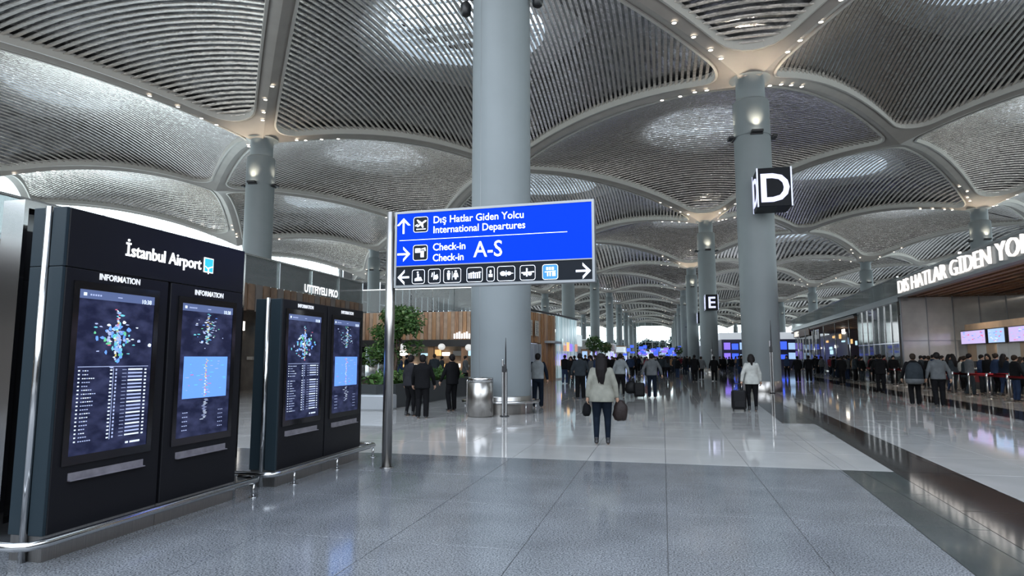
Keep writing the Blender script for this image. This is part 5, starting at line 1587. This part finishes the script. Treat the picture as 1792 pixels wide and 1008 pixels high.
# ---- the crowd: light single-mesh figures, colours per figure
def crowd_mesh(kind):
    pz = (Pose(.10, False, 1.05), Pose(.0, False, 1.12, arms=((.03, .08, .08), (.03, .08, .08))), Pose(.07, True, 1.0), Pose(.03, True, 1.12, arms=((.05, .0, .0), (.03, .10, .12))))[kind]
    tops = []
    r = build_person('x', pz, ('short', 'short', 'long', 'bun')[kind], C_BLK, C_BLK, top_len=(.84, .78, .86, .74)[kind], fine=.024, loose=1.2, collar=False)
    bm = bmesh.new(); order = {'body': 0, 'trousers': 1, 'shoe': 2, 'jacket': 3, 'hair': 4, 'eyes': 4}
    out = None
    bm = bmesh.new()
    for c in list(r.children):
        n = c.name.split('.')[0]; n0 = len(bm.faces)
        bm.from_mesh(c.data); bm.faces.ensure_lookup_table()
        for f in bm.faces[n0:]: f.material_index = order[n]; f.smooth = True
    me = bpy.data.meshes.new('person'); bm.to_mesh(me); bm.free()
    for m_ in (SKIN, C_BLK, SHOE, C_BLK, HAIR): me.materials.append(m_)
    for c in list(r.children): bpy.data.objects.remove(c)
    bpy.data.objects.remove(r)
    return me
CM = [crowd_mesh(k) for k in range(4)]
rn = random.Random(2024)
TOPS = [(C_BLK, 'black'), (C_BLK, 'black'), (C_BLK, 'black'), (C_NAVY, 'navy'), (C_DGREY, 'dark grey'), (C_GREY, 'grey'), (C_RED, 'wine red'), (C_WHITE, 'white'), (C_TAN, 'tan'), (C_BLUE, 'blue'), (C_DGREY, 'dark grey')]
taken0 = [(-6.5, 62.5), (-6.5, 62), (-7.3, 84), (2.9, 125), (-7, 63)]
taken = taken0 + [(o.location.x, o.location.y) for o in (w1, w2, p3, p4, p5, p6, p7, p7b, p8, p8b, p9, p10, p11, p12, p13, p14, p15)]
cnt = {}
def crowd(n, xr, yr, where, group, facing, sk=False, stout=.75, pref=None, lanes=None):
    k = 0; tries = 0
    while k < n and tries < n * 60:
        tries += 1
        if pref == 'near': y = yr[0] + (yr[1] - yr[0]) * rn.random() ** 1.3
        else: y = rn.uniform(*yr)
        x = rn.uniform(*xr)
        if lanes: x = rn.choice(lanes) + rn.uniform(-.1, .1)
        if sk: X, Y, _ = Wp(x, y)
        else: X, Y = x, y
        if any((X - a) ** 2 + (Y - b) ** 2 < stout ** 2 for a, b in taken): continue
        if math.hypot(X - 4.65, (Y - 33) % 35 if (Y - 33) % 35 < 17 else (Y - 33) % 35 - 35) < 1.7: continue
        if math.hypot(X + 12.3, (Y - 50.5) % 35 if (Y - 50.5) % 35 < 17 else (Y - 50.5) % 35 - 35) < 1.7: continue
        taken.append((X, Y))
        ki = rn.randint(0, 3); o = bpy.data.objects.new('person', CM[ki])
        o.location = (X, Y, 0); s = rn.uniform(.95, 1.06); o.scale = (s * rn.uniform(1, 1.08), s, s)
        o.rotation_euler = (0, 0, rn.choice(facing) + rn.gauss(0, .35))
        tm, tn = rn.choice(TOPS); bm_ = rn.choice((C_BLK, C_NAVY, C_BLK, C_DGREY, C_BLUE))
        for si, mm in ((3, tm), (1, bm_), (4, rn.choice((HAIR, HAIR, HAIR2)))):
            o.material_slots[si].link = 'OBJECT'; o.material_slots[si].material = mm
        link(o)
        tone = {'cloth_black': 'black trousers', 'cloth_navy': 'navy trousers', 'cloth_dark_grey': 'grey trousers', 'cloth_blue': 'blue trousers'}[bm_.name]
        style = ('short hair, striding', 'short hair, standing', 'long hair', 'hair in a bun')[ki]
        tag(o, '%s top, %s, %s, %s' % (tn, style, tone, where), 'person', '%s tops, %s' % (tn, group)); cnt[o['label']] = cnt.get(o['label'], 0) + 1
        k += 1
crowd(62, (-5.5, 3.6), (50, 112), 'in the central aisle', 'crowd in the aisle', (0, 0, PI), pref='near')
crowd(22, (-6.6, -3.5), (36, 62), 'by the left shops', 'crowd by the shops', (0, PI, PI / 2))
crowd(24, (5.8, 9.8), (52, 96), 'beyond the D column', 'crowd beyond the D column', (0, PI, -PI / 2))
crowd(34, (10.95, 13.5), (25, 44), 'in the nearer queue', 'people in the nearer queue', (0, -PI / 2, -PI / 2, PI), sk=True, stout=.62, lanes=(11.25, 12.25, 13.25))
crowd(16, (10.2, 11.5), (45.5, 57), 'in the farther queue', 'people in the farther queue', (0, -PI / 2, PI), sk=True, stout=.62, lanes=(10.25, 11.25))
crowd(22, (10.4, 15.5), (57.5, 74), 'in the farther queue', 'people in the farther queue', (0, -PI / 2, PI), sk=True, stout=.62)
crowd(10, (-16, -10), (33, 37), 'before the wooden shop front', 'people at the wooden shop front', (0, PI / 2, -PI / 2))
crowd(40, (-7, 7.6), (112, 200), 'very far down the hall', 'far crowd', (0, PI), stout=1.2)
